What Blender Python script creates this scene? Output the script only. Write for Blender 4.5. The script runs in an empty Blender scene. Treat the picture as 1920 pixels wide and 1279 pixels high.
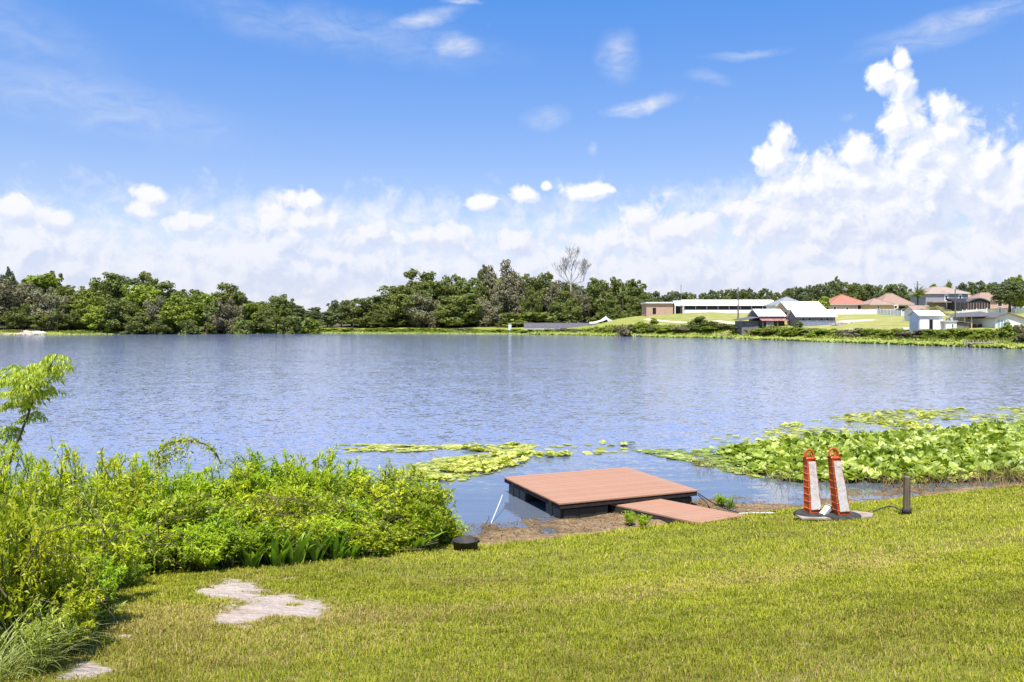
import bpy, math, random
import numpy as np
from mathutils import Vector, Matrix

S = bpy.context.scene
COL = S.collection
PI = math.pi
# ------------------------------------------------------------------ camera, sky, sun, exposure
CAMH, F, CX, HY = 3.7, 1500.0, 960.0, 605.0
cam_d = bpy.data.cameras.new('camera'); cam = bpy.data.objects.new('camera', cam_d); COL.objects.link(cam)
cam.location = (0, 0, CAMH); cam.rotation_euler = (PI/2, 0, 0)
cam_d.sensor_width = 36; cam_d.lens = 36*F/1920; cam_d.shift_y = -(639.5-HY)/1920
cam_d.clip_start = .1; cam_d.clip_end = 9000
S.camera = cam

SUN_EL, SUN_AZ = math.radians(66), math.radians(192)      # azimuth clockwise from +Y (view direction)
sdir = Vector((math.sin(SUN_AZ)*math.cos(SUN_EL), math.cos(SUN_AZ)*math.cos(SUN_EL), math.sin(SUN_EL)))
sun_d = bpy.data.lights.new('sun', 'SUN'); sun = bpy.data.objects.new('sun', sun_d); COL.objects.link(sun)
sun_d.energy = 4.5; sun_d.angle = math.radians(.5); sun_d.color = (1, .955, .88)
sun.rotation_euler = (-sdir).to_track_quat('-Z', 'Y').to_euler()
sun.location = (0, 0, 60)

S.view_settings.view_transform = 'Standard'; S.view_settings.look = 'None'
S.view_settings.exposure = .95; S.view_settings.gamma = 1; S.view_settings.use_curve_mapping = False

W = bpy.data.worlds.new('World'); S.world = W; W.use_nodes = True
nt = W.node_tree; nt.nodes.clear()

class NB:
    """tiny node-expression builder"""
    def __init__(s, nt): s.nt = nt
    def n(s, t, **k):
        x = s.nt.nodes.new(t)
        for a, b in k.items(): setattr(x, a, b)
        return x
    def put(s, sock, v):
        if isinstance(v, bpy.types.NodeSocket): s.nt.links.new(v, sock)
        elif v is not None: sock.default_value = v
    def m(s, op, a, b=None, c=None, clamp=False):
        x = s.n('ShaderNodeMath', operation=op, use_clamp=clamp)
        s.put(x.inputs[0], a); s.put(x.inputs[1], b); s.put(x.inputs[2], c)
        return x.outputs[0]
    def v(s, op, a, b=None, c=None):
        x = s.n('ShaderNodeVectorMath', operation=op)
        s.put(x.inputs[0], a); s.put(x.inputs[1], b)
        if c is not None: s.put(x.inputs[2], c)
        return x.outputs['Value'] if op in ('LENGTH', 'DOT_PRODUCT', 'DISTANCE') else x.outputs[0]
    def sep(s, a):
        x = s.n('ShaderNodeSeparateXYZ'); s.put(x.inputs[0], a); return x.outputs
    def comb(s, a, b, c):
        x = s.n('ShaderNodeCombineXYZ'); s.put(x.inputs[0], a); s.put(x.inputs[1], b); s.put(x.inputs[2], c); return x.outputs[0]
    def noise(s, vec, scale, detail=4, rough=.5, dist=0, out=0, lac=2.0):
        x = s.n('ShaderNodeTexNoise'); s.put(x.inputs['Vector'], vec)
        x.inputs['Scale'].default_value = scale; x.inputs['Detail'].default_value = detail
        x.inputs['Roughness'].default_value = rough; x.inputs['Distortion'].default_value = dist
        x.inputs['Lacunarity'].default_value = lac
        return x.outputs[out]
    def mr(s, v, a, b, c=0., d=1., smooth=False):
        x = s.n('ShaderNodeMapRange'); x.interpolation_type = 'SMOOTHSTEP' if smooth else 'LINEAR'
        s.put(x.inputs[0], v)
        for i, q in enumerate((a, b, c, d)): s.put(x.inputs[i+1], q)
        return x.outputs[0]
    def mix(s, f, a, b, mode='MIX'):
        x = s.n('ShaderNodeMix', data_type='RGBA', blend_type=mode)
        s.put(x.inputs[0], f); s.put(x.inputs[6], a if isinstance(a, bpy.types.NodeSocket) else (*a, 1)[:4])
        s.put(x.inputs[7], b if isinstance(b, bpy.types.NodeSocket) else (*b, 1)[:4])
        return x.outputs[2]

def px2ang(px, py):
    az = math.atan((px-CX)/F); return az, math.atan((HY-py)/F*math.cos(az))

# cumulus masses as soft ellipses on the sky sphere: (px, py, rx, ry) in photograph pixels, used as directions
CUM = [(1600,415,290,140),(1760,340,190,130),(1890,390,190,130),(1560,345,110,75),(1480,420,170,70),(1688,112,26,26),(1650,148,46,34),(1688,160,36,40),(1690,225,62,50),(1772,205,40,42),(1785,245,62,62),(1715,290,105,60),
       (1470,262,32,36),(1455,305,52,48),(1480,360,95,60),(1600,292,52,44),(1620,350,130,75),(1740,375,160,90),
       (1850,320,80,60),(1925,320,66,60),(1960,410,150,110),(1620,430,250,70),(1400,398,60,34),(1210,402,62,42),(1270,430,110,50),
       (1112,362,66,26),(1145,352,30,12),(990,370,42,24),(1030,352,16,14),(903,386,44,20),(280,362,42,24),(262,392,40,30),(562,378,52,28),(560,415,110,34),
       (340,420,80,26),(110,412,70,30),(20,392,70,30),(830,445,110,34),(960,458,80,34),(700,440,90,30),(1150,455,140,40),
       (-300,330,200,70),(-700,380,240,60),(2300,330,260,120),(2800,250,260,150)]
def cloud_group():
    g = bpy.data.node_groups.new('cumulus_field', 'ShaderNodeTree')
    g.interface.new_socket('Vector', in_out='INPUT', socket_type='NodeSocketVector')
    g.interface.new_socket('Field', in_out='OUTPUT', socket_type='NodeSocketFloat'); g.interface.new_socket('Bank', in_out='OUTPUT', socket_type='NodeSocketFloat')
    b = NB(g); gi = g.nodes.new('NodeGroupInput'); go = g.nodes.new('NodeGroupOutput')
    d = gi.outputs[0]
    x, y, z = b.sep(d)
    az = b.m('ARCTAN2', x, y); el = b.m('ARCSINE', z)
    warp = b.noise(d, 9, 3, .5, 0, 1)
    w2 = b.v('MULTIPLY_ADD', warp, (.03, .02, 0), (-.015, -.010, 0))
    p = b.v('ADD', b.comb(az, el, 0), w2)
    f = None
    for (px, py, rx, ry) in CUM:
        a, e = px2ang(px, py) if abs(px-960) < 1600 else ((px-960)/F*.75, (HY-py)/F)
        dd = b.v('LENGTH', b.v('MULTIPLY', b.v('SUBTRACT', p, (a, e, 0)), (F/rx/ max(.45, 1/(1+((px-960)/F)**2)), F/ry, 0)))
        t = b.m('SUBTRACT', 1, dd)
        f = t if f is None else b.m('SMOOTH_MAX', f, t, .12)
    # low bank of cloud that goes all the way round the horizon
    bank = b.noise(b.comb(b.m('MULTIPLY', x, 1.0), b.m('MULTIPLY', y, 1.0), b.m('MULTIPLY', z, 2.6)), 5.2, 3, .5)
    bt = b.m('SUBTRACT', b.mr(el, .06, .215, 1.2, -.62), b.m('MULTIPLY', b.m('SUBTRACT', .52, bank), 2.0))
    n1 = b.noise(d, 34, 8, .62, .5)
    vo = b.n('ShaderNodeTexVoronoi', feature='SMOOTH_F1'); b.put(vo.inputs['Vector'], b.v('ADD', d, b.v('MULTIPLY', b.noise(d, 30, 3, .5, 0, 1), (.03, .03, .03))))
    vo.inputs['Scale'].default_value = 34; vo.inputs['Smoothness'].default_value = .35; vo.inputs['Detail'].default_value = 2; vo.inputs['Roughness'].default_value = .55
    bil = b.m('SUBTRACT', .5, vo.outputs['Distance'])
    f = b.m('ADD', f, b.m('MULTIPLY', b.m('SUBTRACT', n1, .5), 1.5))
    f = b.m('ADD', f, b.m('MULTIPLY', bil, .38))
    b.put(go.inputs[0], f); b.put(go.inputs[1], b.m('ADD', bt, b.m('ADD', b.m('MULTIPLY', b.m('SUBTRACT', n1, .5), 1.5), b.m('MULTIPLY', bil, .3))))
    return g
B = NB(nt)
tc = B.n('ShaderNodeTexCoord'); D = tc.outputs['Generated']
cg = cloud_group()
def field(vec):
    x = B.n('ShaderNodeGroup'); x.node_tree = cg; B.put(x.inputs[0], vec); return x.outputs[0], x.outputs[1]
F0, K0 = field(D); F1, K1 = field(B.v('ADD', D, (-.008, 0, .012))); 
aB = B.m('MULTIPLY', B.mr(K0, -.35, .75, 0, 1, True), .90)
alpha = B.m('MAXIMUM', B.mr(F0, -.10, .38, 0, .99, True), aB)
F0 = B.m('SMOOTH_MAX', F0, K0, .3); F1 = B.m('SMOOTH_MAX', F1, K1, .3)
lit = B.mr(B.m('SUBTRACT', F0, F1), -.30, .36, 0, 1, True)
core = B.mr(F0, .1, 1.2, 0, 1)
x, y, z = B.sep(D)
el = B.m('ARCSINE', z)
lowf = B.mr(el, .0, .22, 1, 0)
shade = B.mix(lowf, (.60, .70, .92), (.66, .70, .86))
bright = B.mix(lowf, (1.0, 1.0, 1.0), (.77, .79, .90))
ccol = B.mix(B.m('SUBTRACT', 1, B.m('MULTIPLY', B.m('SUBTRACT', 1, lit), B.mr(core, 0, .5, .35, 1.))), shade, bright)
# high thin cirrus
CIR = [(790,40,80,16,.9,-.25),(850,85,52,20,.9,.05),(640,60,300,40,.35,.1),(1162,105,36,40,.75,-.8),(1205,196,62,14,1.3,-.15),(1330,150,40,13,.5,.25),
       (1400,103,70,8,.5,0),(1025,218,40,20,.6,0),(1740,78,110,16,.5,-.1),(1830,28,150,20,.8,-.12),(150,185,260,50,.4,.15),(1112,280,10,12,.7,0),(870,4,40,6,.9,0),(365,372,34,12,.35,0),(30,60,160,60,.25,.3)]
az = B.m('ARCTAN2', x, y)
wv = B.v('MULTIPLY_ADD', B.noise(D, 14, 4, .6, 0, 1), (.035, .03, 0), (-.0175, -.015, 0))
pc = B.v('ADD', B.comb(az, el, 0), wv)
cir = None
for (px, py, rx, ry, k, rot) in CIR:
    a, e = px2ang(px, py)
    dv = B.v('SUBTRACT', pc, (a, e, 0))
    ca, sa = math.cos(rot), math.sin(rot)
    q = B.m('MULTIPLY', B.v('DOT_PRODUCT', dv, (ca, -sa, 0)), F/rx); r = B.m('MULTIPLY', B.v('DOT_PRODUCT', dv, (sa, ca, 0)), F/ry)
    t = B.m('MULTIPLY', B.mr(B.v('LENGTH', B.comb(q, r, 0)), 0, 1.4, 1, 0, True), k)
    cir = t if cir is None else B.m('MAXIMUM', cir, t)
cn = B.noise(B.v('MULTIPLY', D, (1, 1, 2.6)), 22, 6, .6, .8)
cira = B.m('MULTIPLY', cir, B.mr(cn, .3, .68, .15, 1.0), clamp=True)
sky = B.n('ShaderNodeTexSky', sky_type='NISHITA'); sky.sun_disc = False
sky.sun_elevation = SUN_EL; sky.sun_rotation = SUN_AZ; sky.altitude = 0; sky.air_density = 1.0; sky.dust_density = .6; sky.ozone_density = 2.5
tint = B.mix(B.mr(el, .15, .42), (.90, .84, .95), (.41, .84, 1.30))
bg = B.n('ShaderNodeBackground'); B.put(bg.inputs[0], B.mix(1., sky.outputs[0], tint, 'MULTIPLY')); bg.inputs[1].default_value = .092
bc = B.n('ShaderNodeBackground'); B.put(bc.inputs[0], ccol); bc.inputs[1].default_value = .55
bi = B.n('ShaderNodeBackground'); bi.inputs[0].default_value = (.9, .93, 1, 1); bi.inputs[1].default_value = .5
m1 = B.n('ShaderNodeMixShader'); B.put(m1.inputs[0], B.m('MULTIPLY', cira, .8)); nt.links.new(bg.outputs[0], m1.inputs[1]); nt.links.new(bi.outputs[0], m1.inputs[2])
m2 = B.n('ShaderNodeMixShader'); B.put(m2.inputs[0], alpha); nt.links.new(m1.outputs[0], m2.inputs[1]); nt.links.new(bc.outputs[0], m2.inputs[2])
wo = B.n('ShaderNodeOutputWorld'); nt.links.new(m2.outputs[0], wo.inputs[0])

# ------------------------------------------------------------------ object helpers
def tag(o, label=None, cat=None, group=None, kind=None):
    if label: o['label'] = label
    if cat: o['category'] = cat
    if group: o['group'] = group
    if kind: o['kind'] = kind
    return o
def link(name, data, parent=None, mat=None):
    o = bpy.data.objects.new(name, data); COL.objects.link(o)
    if parent is not None: o.parent = parent
    if mat is not None and data is not None and not data.materials: data.materials.append(mat)
    return o
def empty(name, loc=(0,0,0), rz=0, label=None, cat=None, group=None):
    o = link(name, None); o.location = loc; o.rotation_euler = (0, 0, rz); o.empty_display_size = .3
    return tag(o, label, cat, group)
def copy_tree(o, parent=None):
    c = o.copy(); COL.objects.link(c)
    if parent is not None: c.parent = parent
    for ch in list(o.children): copy_tree(ch, c)
    return c
def np_mesh(name, V, T, rnd=None, smooth=False, attrs=None):
    """mesh from an (n,3) vertex array and an (m,k) face array"""
    V = np.asarray(V, np.float32); T = np.asarray(T, np.int32); k = T.shape[1]
    me = bpy.data.meshes.new(name)
    me.vertices.add(len(V)); me.vertices.foreach_set('co', V.ravel())
    me.loops.add(T.size); me.loops.foreach_set('vertex_index', T.ravel())
    me.polygons.add(len(T)); me.polygons.foreach_set('loop_start', np.arange(0, T.size, k, dtype=np.int32))
    if smooth: me.polygons.foreach_set('use_smooth', np.ones(len(T), bool))
    at = dict(attrs or {})
    if rnd is not None: at['rnd'] = rnd
    for an, av in at.items():
        a = me.attributes.new(an, 'FLOAT', 'POINT'); a.data.foreach_set('value', np.asarray(av, np.float32))
    me.update(calc_edges=True)
    return me

class MB:
    def __init__(s): s.v = []; s.f = []
    def poly(s, pts):
        k = len(s.v); s.v += [tuple(p) for p in pts]; s.f.append(tuple(range(k, k+len(pts)))); return s
    def hexa(s, p):                      # 8 corners: bottom 4 ccw, top 4 ccw
        k = len(s.v); s.v += [tuple(q) for q in p]
        s.f += [(k+3,k+2,k+1,k),(k+4,k+5,k+6,k+7),(k,k+1,k+5,k+4),(k+1,k+2,k+6,k+5),(k+2,k+3,k+7,k+6),(k+3,k,k+4,k+7)]; return s
    def box(s, x0, x1, y0, y1, z0, z1):
        return s.hexa([(x0,y0,z0),(x1,y0,z0),(x1,y1,z0),(x0,y1,z0),(x0,y0,z1),(x1,y0,z1),(x1,y1,z1),(x0,y1,z1)])
    def prism(s, pts, z0, z1):           # outline in xy
        n = len(pts); k = len(s.v)
        s.v += [(p[0], p[1], z0) for p in pts] + [(p[0], p[1], z1) for p in pts]
        s.f += [tuple(range(k+n-1, k-1, -1)), tuple(range(k+n, k+2*n))] + [(k+i, k+(i+1)%n, k+n+(i+1)%n, k+n+i) for i in range(n)]; return s
    def prism_y(s, pts, y0, y1):         # outline in xz
        n = len(pts); k = len(s.v)
        s.v += [(p[0], y0, p[1]) for p in pts] + [(p[0], y1, p[1]) for p in pts]
        s.f += [tuple(range(k, k+n)), tuple(range(k+2*n-1, k+n-1, -1))] + [(k+(i+1)%n, k+i, k+n+i, k+n+(i+1)%n) for i in range(n)]; return s
    def prism_x(s, pts, x0, x1):         # outline in yz
        n = len(pts); k = len(s.v)
        s.v += [(x0, p[0], p[1]) for p in pts] + [(x1, p[0], p[1]) for p in pts]
        s.f += [tuple(range(k+n-1, k-1, -1)), tuple(range(k+n, k+2*n))] + [(k+i, k+(i+1)%n, k+n+(i+1)%n, k+n+i) for i in range(n)]; return s
    def tube(s, pts, rad, n=6, cap=True):
        pts = [Vector(p) for p in pts]; rad = rad if hasattr(rad, '__len__') else [rad]*len(pts)
        k0 = len(s.v); u = None
        for i, p in enumerate(pts):
            t = (pts[min(i+1, len(pts)-1)] - pts[max(i-1, 0)]).normalized()
            if u is None: u = t.orthogonal().normalized()
            u = (u - t*u.dot(t)); u = u.normalized() if u.length > 1e-6 else t.orthogonal().normalized()
            w = t.cross(u)
            for j in range(n):
                a = 2*PI*j/n; s.v.append(tuple(p + (u*math.cos(a)+w*math.sin(a))*rad[i]))
        for i in range(len(pts)-1):
            for j in range(n):
                a = k0+i*n+j; b = k0+i*n+(j+1)%n; s.f.append((a, b, b+n, a+n))
        if cap:
            s.f.append(tuple(range(k0+n-1, k0-1, -1))); e = k0+(len(pts)-1)*n; s.f.append(tuple(range(e, e+n)))
        return s
    def lathe(s, prof, n=24, c=(0,0,0), sy=1.):
        k0 = len(s.v)
        for r, z in prof:
            for j in range(n):
                a = 2*PI*j/n; s.v.append((c[0]+r*math.cos(a), c[1]+r*math.sin(a)*sy, c[2]+z))
        for i in range(len(prof)-1):
            for j in range(n):
                a = k0+i*n+j; b = k0+i*n+(j+1)%n; s.f.append((a, b, b+n, a+n))
        return s
    def mesh(s, name, smooth=False, bevel=0):
        me = bpy.data.meshes.new(name); me.from_pydata(s.v, [], s.f); me.update()
        if smooth: me.polygons.foreach_set('use_smooth', [True]*len(me.polygons))
        if bevel:
            import bmesh
            bm = bmesh.new(); bm.from_mesh(me)
            bmesh.ops.bevel(bm, geom=[e for e in bm.edges if len(e.link_faces) == 2 and e.calc_face_angle(0) > .5], offset=bevel, segments=2, affect='EDGES', clamp_overlap=True)
            bm.to_mesh(me); bm.free()
        return me
    def build(s, name, mat, parent=None, smooth=False, bevel=0):
        return link(name, s.mesh(name, smooth, bevel), parent, mat)

# ------------------------------------------------------------------ numpy noise
def vnoise(x, y, seed=0):
    x = np.asarray(x, float); y = np.asarray(y, float)
    xi = np.floor(x).astype(np.int64); yi = np.floor(y).astype(np.int64); fx = x-xi; fy = y-yi
    def h(a, b):
        n = (a*374761393 + b*668265263 + seed*2147483647) & 0xffffffff
        n = ((n ^ (n >> 13))*1274126177) & 0xffffffff
        return ((n ^ (n >> 16)) & 0xffff)/65535.
    u = fx*fx*(3-2*fx); v = fy*fy*(3-2*fy)
    return (h(xi, yi)*(1-u)+h(xi+1, yi)*u)*(1-v)+(h(xi, yi+1)*(1-u)+h(xi+1, yi+1)*u)*v
def fbm(x, y, o=4, seed=0):
    s = 0; a = .5; t = 0
    for i in range(o): s = s+a*vnoise(x*2**i, y*2**i, seed+i*17); t += a; a *= .5
    return s/t
def sst(a, b, x):
    t = np.clip((x-a)/(b-a), 0, 1); return t*t*(3-2*t)

# ------------------------------------------------------------------ lake outline and terrain
def WP(px, d): return ((px-CX)/F*d, d)
NEAR = [(-160,-52),(-60,-10.7),(-20,7.5),(-9,12.2),(-5.2,13.6),(-2.4,14.0),(-.9,13.3),(-.4,13.05),(2.1,14.15),(4.45,15.2),(7.6,16.35),(11.2,17.8),(20,21.4),(60,37),(152,74)]
FARP = [(-100,252),(0,241),(150,246),(300,262),(470,268),(640,277),(800,268),(960,256),(1100,238),(1200,213),(1290,198),(1380,187),(1470,170),(1560,154),(1650,142),(1750,130),(1840,121),(1920,114)]
FAR = [WP(a, b) for a, b in FARP]
FARW = [(-240,160)] + FAR + [(100,99)]
LAKE = np.array(NEAR + FARW[::-1], float)
NNEAR = len(NEAR)-1
def lake_sd(x, y):
    """signed distance to the lake outline (positive on land), index-class near/far, x of the nearest shore point"""
    x = np.atleast_1d(np.asarray(x, float)); y = np.atleast_1d(np.asarray(y, float))
    best = np.full(x.shape, 1e18); near = np.zeros(x.shape, bool); ax = np.zeros(x.shape); ins = np.zeros(x.shape, bool)
    n = len(LAKE)
    for i in range(n):
        a = LAKE[i]; b = LAKE[(i+1) % n]; e = b-a
        t = np.clip(((x-a[0])*e[0]+(y-a[1])*e[1])/(e@e), 0, 1)
        qx = a[0]+t*e[0]; qy = a[1]+t*e[1]; dd = (x-qx)**2+(y-qy)**2
        m = dd < best
        best = np.where(m, dd, best); near = np.where(m, i < NNEAR, near); ax = np.where(m, qx, ax)
        c = (a[1] > y) != (b[1] > y)
        with np.errstate(divide='ignore', invalid='ignore'):
            xi = e[0]*(y-a[1])/(e[1] if e[1] else 1e-9)+a[0]
        ins ^= c & (x < xi)
    return np.where(ins, -1, 1)*np.sqrt(best), near, ax
CTRL = []
def terrain(x, y):
    s, near, ax = lake_sd(x, y); x = np.atleast_1d(x); y = np.atleast_1d(y)
    # near bank
    sn = s + .12*(fbm(x*.9, y*.9, 3, 5)-.5)
    zn = np.interp(sn, [-40,-8,-3.2,-1.6,-.5,0,.25,1,12.4,30,200,1000], [-3,-1.6,-.5,-.08,-.015,.03,.10,.21,2.1,3.6,5,7])
    zn = zn + .03*(fbm(x*.5, y*.5, 3, 9)-.5)*sst(0, 3, s)
    shelf = sst(-3.4,-1.2, s)*(1-sst(-.25, .1, s))*sst(-1.6,-.3, x)*(1-sst(16, 24, x))
    zn = zn + shelf*(.16*(fbm(x*1.5, y*2.6, 5, 3)-.5)+.062-.035*sst(3, 7, x))
    # far bank: low on the left, a hillside on the right
    zl = np.interp(s, [-40,-6,0,2,12,35,80,400,1500], [-4,-1.2,.05,.35,1.3,2.6,3.4,5,8])
    zr = np.interp(s, [-40,-6,0,2,10,22,35,47,80,200,1500], [-4,-1.2,.05,.45,2.3,4.2,5.8,6.4,7.3,8.5,11])
    w = sst(-10, 40, ax)
    zb_ = zl*(1-w)+zr*w
    if CTRL:
        num = 0; den = .18
        for cx_, cy_, r_, sg in CTRL:
            ww_ = np.exp(-((x-cx_)**2+(y-cy_)**2)/(2*sg*sg)); num = num+ww_*r_; den = den+ww_
        zb_ = zb_ + num/den*sst(1, 7, s)
    zf = zb_ + .3*(fbm(x*.06, y*.06, 3, 2)-.5)*sst(3, 25, s)
    return np.where(near, zn, zf)
def gz(x, y): return float(terrain(x, y)[0])
def G(px, py, d0=2., d1=400.):
    """point of the ground that the photograph shows at a pixel"""
    d = np.geomspace(d0, d1, 4000); X = (px-CX)/F*d; Z = CAMH-(py-HY)/F*d
    T = terrain(X, d); k = np.argmax(Z < T)
    return float(X[k]), float(d[k]), float(T[k])
def Zat(py, d): return CAMH-(py-HY)/F*d

# hillside levels read off at the feet of the buildings and fences: (px, distance, level)
_c = []
for px_, d_, py_ in [(1290,252,588),(1340,252,588),(1400,252,588),(1450,252,588),(1265,247,588),(1220,245,589),(1250,245,589),(1480,200,600),(1530,200,601),(1500,182,611),(1535,182,611),(1565,182,611),
                     (1424,188,614),(1465,188,614),(1395,188,613),(1395,183,615),(1430,183,615),(1465,183,615),(1384,205,594),(1740,144,618),(1765,144,618),(1790,146,617),(1810,152,617),(1850,152,617),(1880,148,618),(1920,148,618),(1570,222,589),(1620,222,589),
                     (1660,216,589),(1700,214,589),(1600,204,588),(1650,205,591),(1620,213,588),(1680,196,594),(1690,182,598),(1760,232,584),(1800,230,584),(1780,163,600),(1812,169,592),(1850,172,589),(1900,172,588),(1960,172,588),(1600,184,604),(1650,170,608),(1320,220,602),(1250,226,597),(1300,208,606)]:
    x_ = (px_-CX)/F*d_; _c.append((x_, d_, Zat(py_, d_)-float(terrain(x_, d_)[0]), 7.))
CTRL += _c

# ------------------------------------------------------------------ materials
def newmat(name):
    m = bpy.data.materials.new(name); m.use_nodes = True; m.node_tree.nodes.clear()
    b = NB(m.node_tree); out = b.n('ShaderNodeOutputMaterial'); return m, b, out
def principled(b, col, rough=.6, spec=.4, metal=0., normal=None):
    p = b.n('ShaderNodeBsdfPrincipled')
    b.put(p.inputs['Base Color'], col if isinstance(col, bpy.types.NodeSocket) else (*col, 1)[:4])
    b.put(p.inputs['Roughness'], rough); b.put(p.inputs['Specular IOR Level'], spec); b.put(p.inputs['Metallic'], metal)
    if normal is not None: b.put(p.inputs['Normal'], normal)
    return p
def bumpn(b, h, dist=.01, st=1., nrm=None):
    x = b.n('ShaderNodeBump'); b.put(x.inputs['Height'], h); x.inputs['Distance'].default_value = dist; x.inputs['Strength'].default_value = st
    if nrm is not None: b.put(x.inputs['Normal'], nrm)
    return x.outputs[0]
def mat(name, c1, c2=None, scale=3., rough=.7, spec=.3, metal=0., bump=.004, bscale=None, stretch=(1,1,1), thr=(.35,.65), var=(.93,1.07)):
    m, b, out = newmat(name)
    pos = b.v('MULTIPLY', b.n('ShaderNodeTexCoord').outputs['Object'], stretch)
    n = b.noise(pos, scale, 6, .6)
    oi = b.n('ShaderNodeObjectInfo').outputs['Random']
    c2 = c2 or tuple(q*.75 for q in c1)
    col = b.mix(b.mr(n, *thr), c1, c2)
    hsv = b.n('ShaderNodeHueSaturation'); b.put(hsv.inputs['Color'], col); b.put(hsv.inputs['Value'], b.mr(oi, 0, 1, *var))
    nr = bumpn(b, b.noise(pos, bscale or scale*4, 5, .6), bump) if bump else None
    p = principled(b, hsv.outputs[0], rough, spec, metal, nr)
    b.nt.links.new(p.outputs[0], out.inputs[0]); return m
def leafmat(name, cols, trans=.35, rough=.5, spec=.35, scale=1.2, objvar=.18, huevar=.009, wc=None, tcol=None):
    """cols: dark .. light leaf colours picked by each leaf's own value, shifted by soft clumps and by object"""
    m, b, out = newmat(name)
    at = b.n('ShaderNodeAttribute'); at.attribute_name = 'rnd'
    n = b.noise(b.n('ShaderNodeTexCoord').outputs['Object'], scale, 3, .6)
    f = b.m('ADD', b.m('MULTIPLY', at.outputs['Fac'], .62), b.mr(n, .3, .7, 0, .38), clamp=True)
    r = b.n('ShaderNodeValToRGB'); b.put(r.inputs[0], f)
    els = r.color_ramp.elements
    while len(els) < len(cols): els.new(.5)
    for i, c in enumerate(cols): els[i].position = i/(len(cols)-1); els[i].color = (*c, 1)
    oi = b.n('ShaderNodeObjectInfo').outputs['Random']
    hsv = b.n('ShaderNodeHueSaturation'); b.put(hsv.inputs['Color'], r.outputs[0])
    b.put(hsv.inputs['Value'], b.mr(oi, 0, 1, 1-objvar, 1+objvar)); b.put(hsv.inputs['Hue'], b.mr(b.m('FRACT', b.m('MULTIPLY', oi, 7.31)), 0, 1, .5-huevar, .5+huevar))
    p = principled(b, hsv.outputs[0], rough, spec)
    t = b.n('ShaderNodeBsdfTranslucent')
    b.put(t.inputs[0], b.mix(1., hsv.outputs[0], tcol or (1.25, 1.35, .55), 'MULTIPLY'))
    mx = b.n('ShaderNodeMixShader'); mx.inputs[0].default_value = trans
    b.nt.links.new(p.outputs[0], mx.inputs[1]); b.nt.links.new(t.outputs[0], mx.inputs[2]); b.nt.links.new(mx.outputs[0], out.inputs[0])
    return m

M = {}
M['oak'] = leafmat('oak_leaves', [(.055,.065,.022),(.13,.15,.04),(.23,.25,.065),(.37,.38,.12)], .36, .6, .2, .25)
M['moss'] = leafmat('mossy_leaves', [(.08,.072,.042),(.18,.165,.095),(.29,.265,.16),(.42,.38,.25)], .25, .75, .1, .25)
M['bright'] = leafmat('bright_leaves', [(.06,.085,.012),(.17,.215,.025),(.31,.36,.042),(.46,.47,.08)], .35, .5, .3, .3)
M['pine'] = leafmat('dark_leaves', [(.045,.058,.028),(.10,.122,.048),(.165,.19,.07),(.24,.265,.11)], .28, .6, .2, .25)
M['grey'] = leafmat('grey_brush', [(.10,.085,.04),(.22,.19,.09),(.34,.29,.15),(.42,.36,.2)], .2, .8, .1, .3)
M['palm'] = leafmat('palm_leaves', [(.05,.07,.02),(.13,.16,.04),(.24,.26,.07),(.40,.37,.14)], .25, .45, .4, .4)
M['palm_tan'] = leafmat('palm_tan', [(.08,.08,.03),(.20,.17,.07),(.34,.28,.12),(.42,.34,.17)], .25, .5, .3, .4)
M['reed'] = leafmat('shore_reeds', [(.07,.085,.018),(.15,.18,.03),(.24,.265,.045),(.36,.34,.09)], .3, .6, .2, .15)
M['pad_far'] = leafmat('far_pads', [(.11,.14,.018),(.19,.23,.028),(.28,.31,.045),(.38,.36,.09)], .2, .5, .3, .2)
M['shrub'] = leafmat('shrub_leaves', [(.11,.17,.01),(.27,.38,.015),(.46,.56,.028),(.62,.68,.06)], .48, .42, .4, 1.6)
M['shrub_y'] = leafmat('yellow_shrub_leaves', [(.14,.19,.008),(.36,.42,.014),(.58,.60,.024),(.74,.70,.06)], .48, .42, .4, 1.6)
M['willow'] = leafmat('willow_leaves', [(.11,.16,.025),(.26,.34,.04),(.43,.50,.065),(.66,.64,.12)], .46, .42, .4, 1.6)
M['vine'] = leafmat('vine_leaves', [(.08,.10,.01),(.22,.27,.018),(.42,.45,.03),(.56,.46,.07)], .44, .5, .3, 2.)
M['sword'] = leafmat('sword_leaves', [(.07,.14,.016),(.15,.26,.026),(.26,.38,.04),(.4,.46,.06)], .35, .55, .25, 1.5)
M['tallgrass'] = leafmat('tall_grass', [(.12,.15,.04),(.24,.29,.08),(.38,.42,.14),(.60,.52,.28)], .35, .5, .3, 1.5)
M['pad'] = leafmat('lily_leaf', [(.05,.08,.01),(.15,.20,.018),(.31,.38,.04),(.54,.58,.19),(.62,.46,.05)], .3, .42, .45, .8, 0, .0)
M['pad_float'] = leafmat('floating_pad_leaf', [(.12,.17,.02),(.27,.31,.03),(.46,.47,.08),(.60,.56,.17),(.62,.42,.08)], .25, .42, .5, .8, 0, .0)
M['dead_veg'] = leafmat('dead_sedge', [(.10,.06,.03),(.20,.13,.06),(.32,.22,.10),(.30,.28,.08)], .2, .8, .1, 1.)
M['bark'] = mat('bark', (.12,.095,.07), (.06,.048,.038), 6, .9, .1, bump=.02, stretch=(1,1,.3))
M['dead_bark'] = mat('dead_bark', (.34,.31,.28), (.22,.2,.18), 6, .9, .1)
M['stem'] = mat('stem', (.15,.16,.05), (.09,.08,.035), 20, .7, .2, bump=0)
M['stem_brown'] = mat('stem_brown', (.13,.10,.055), (.08,.06,.035), 20, .7, .2, bump=0)

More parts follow.
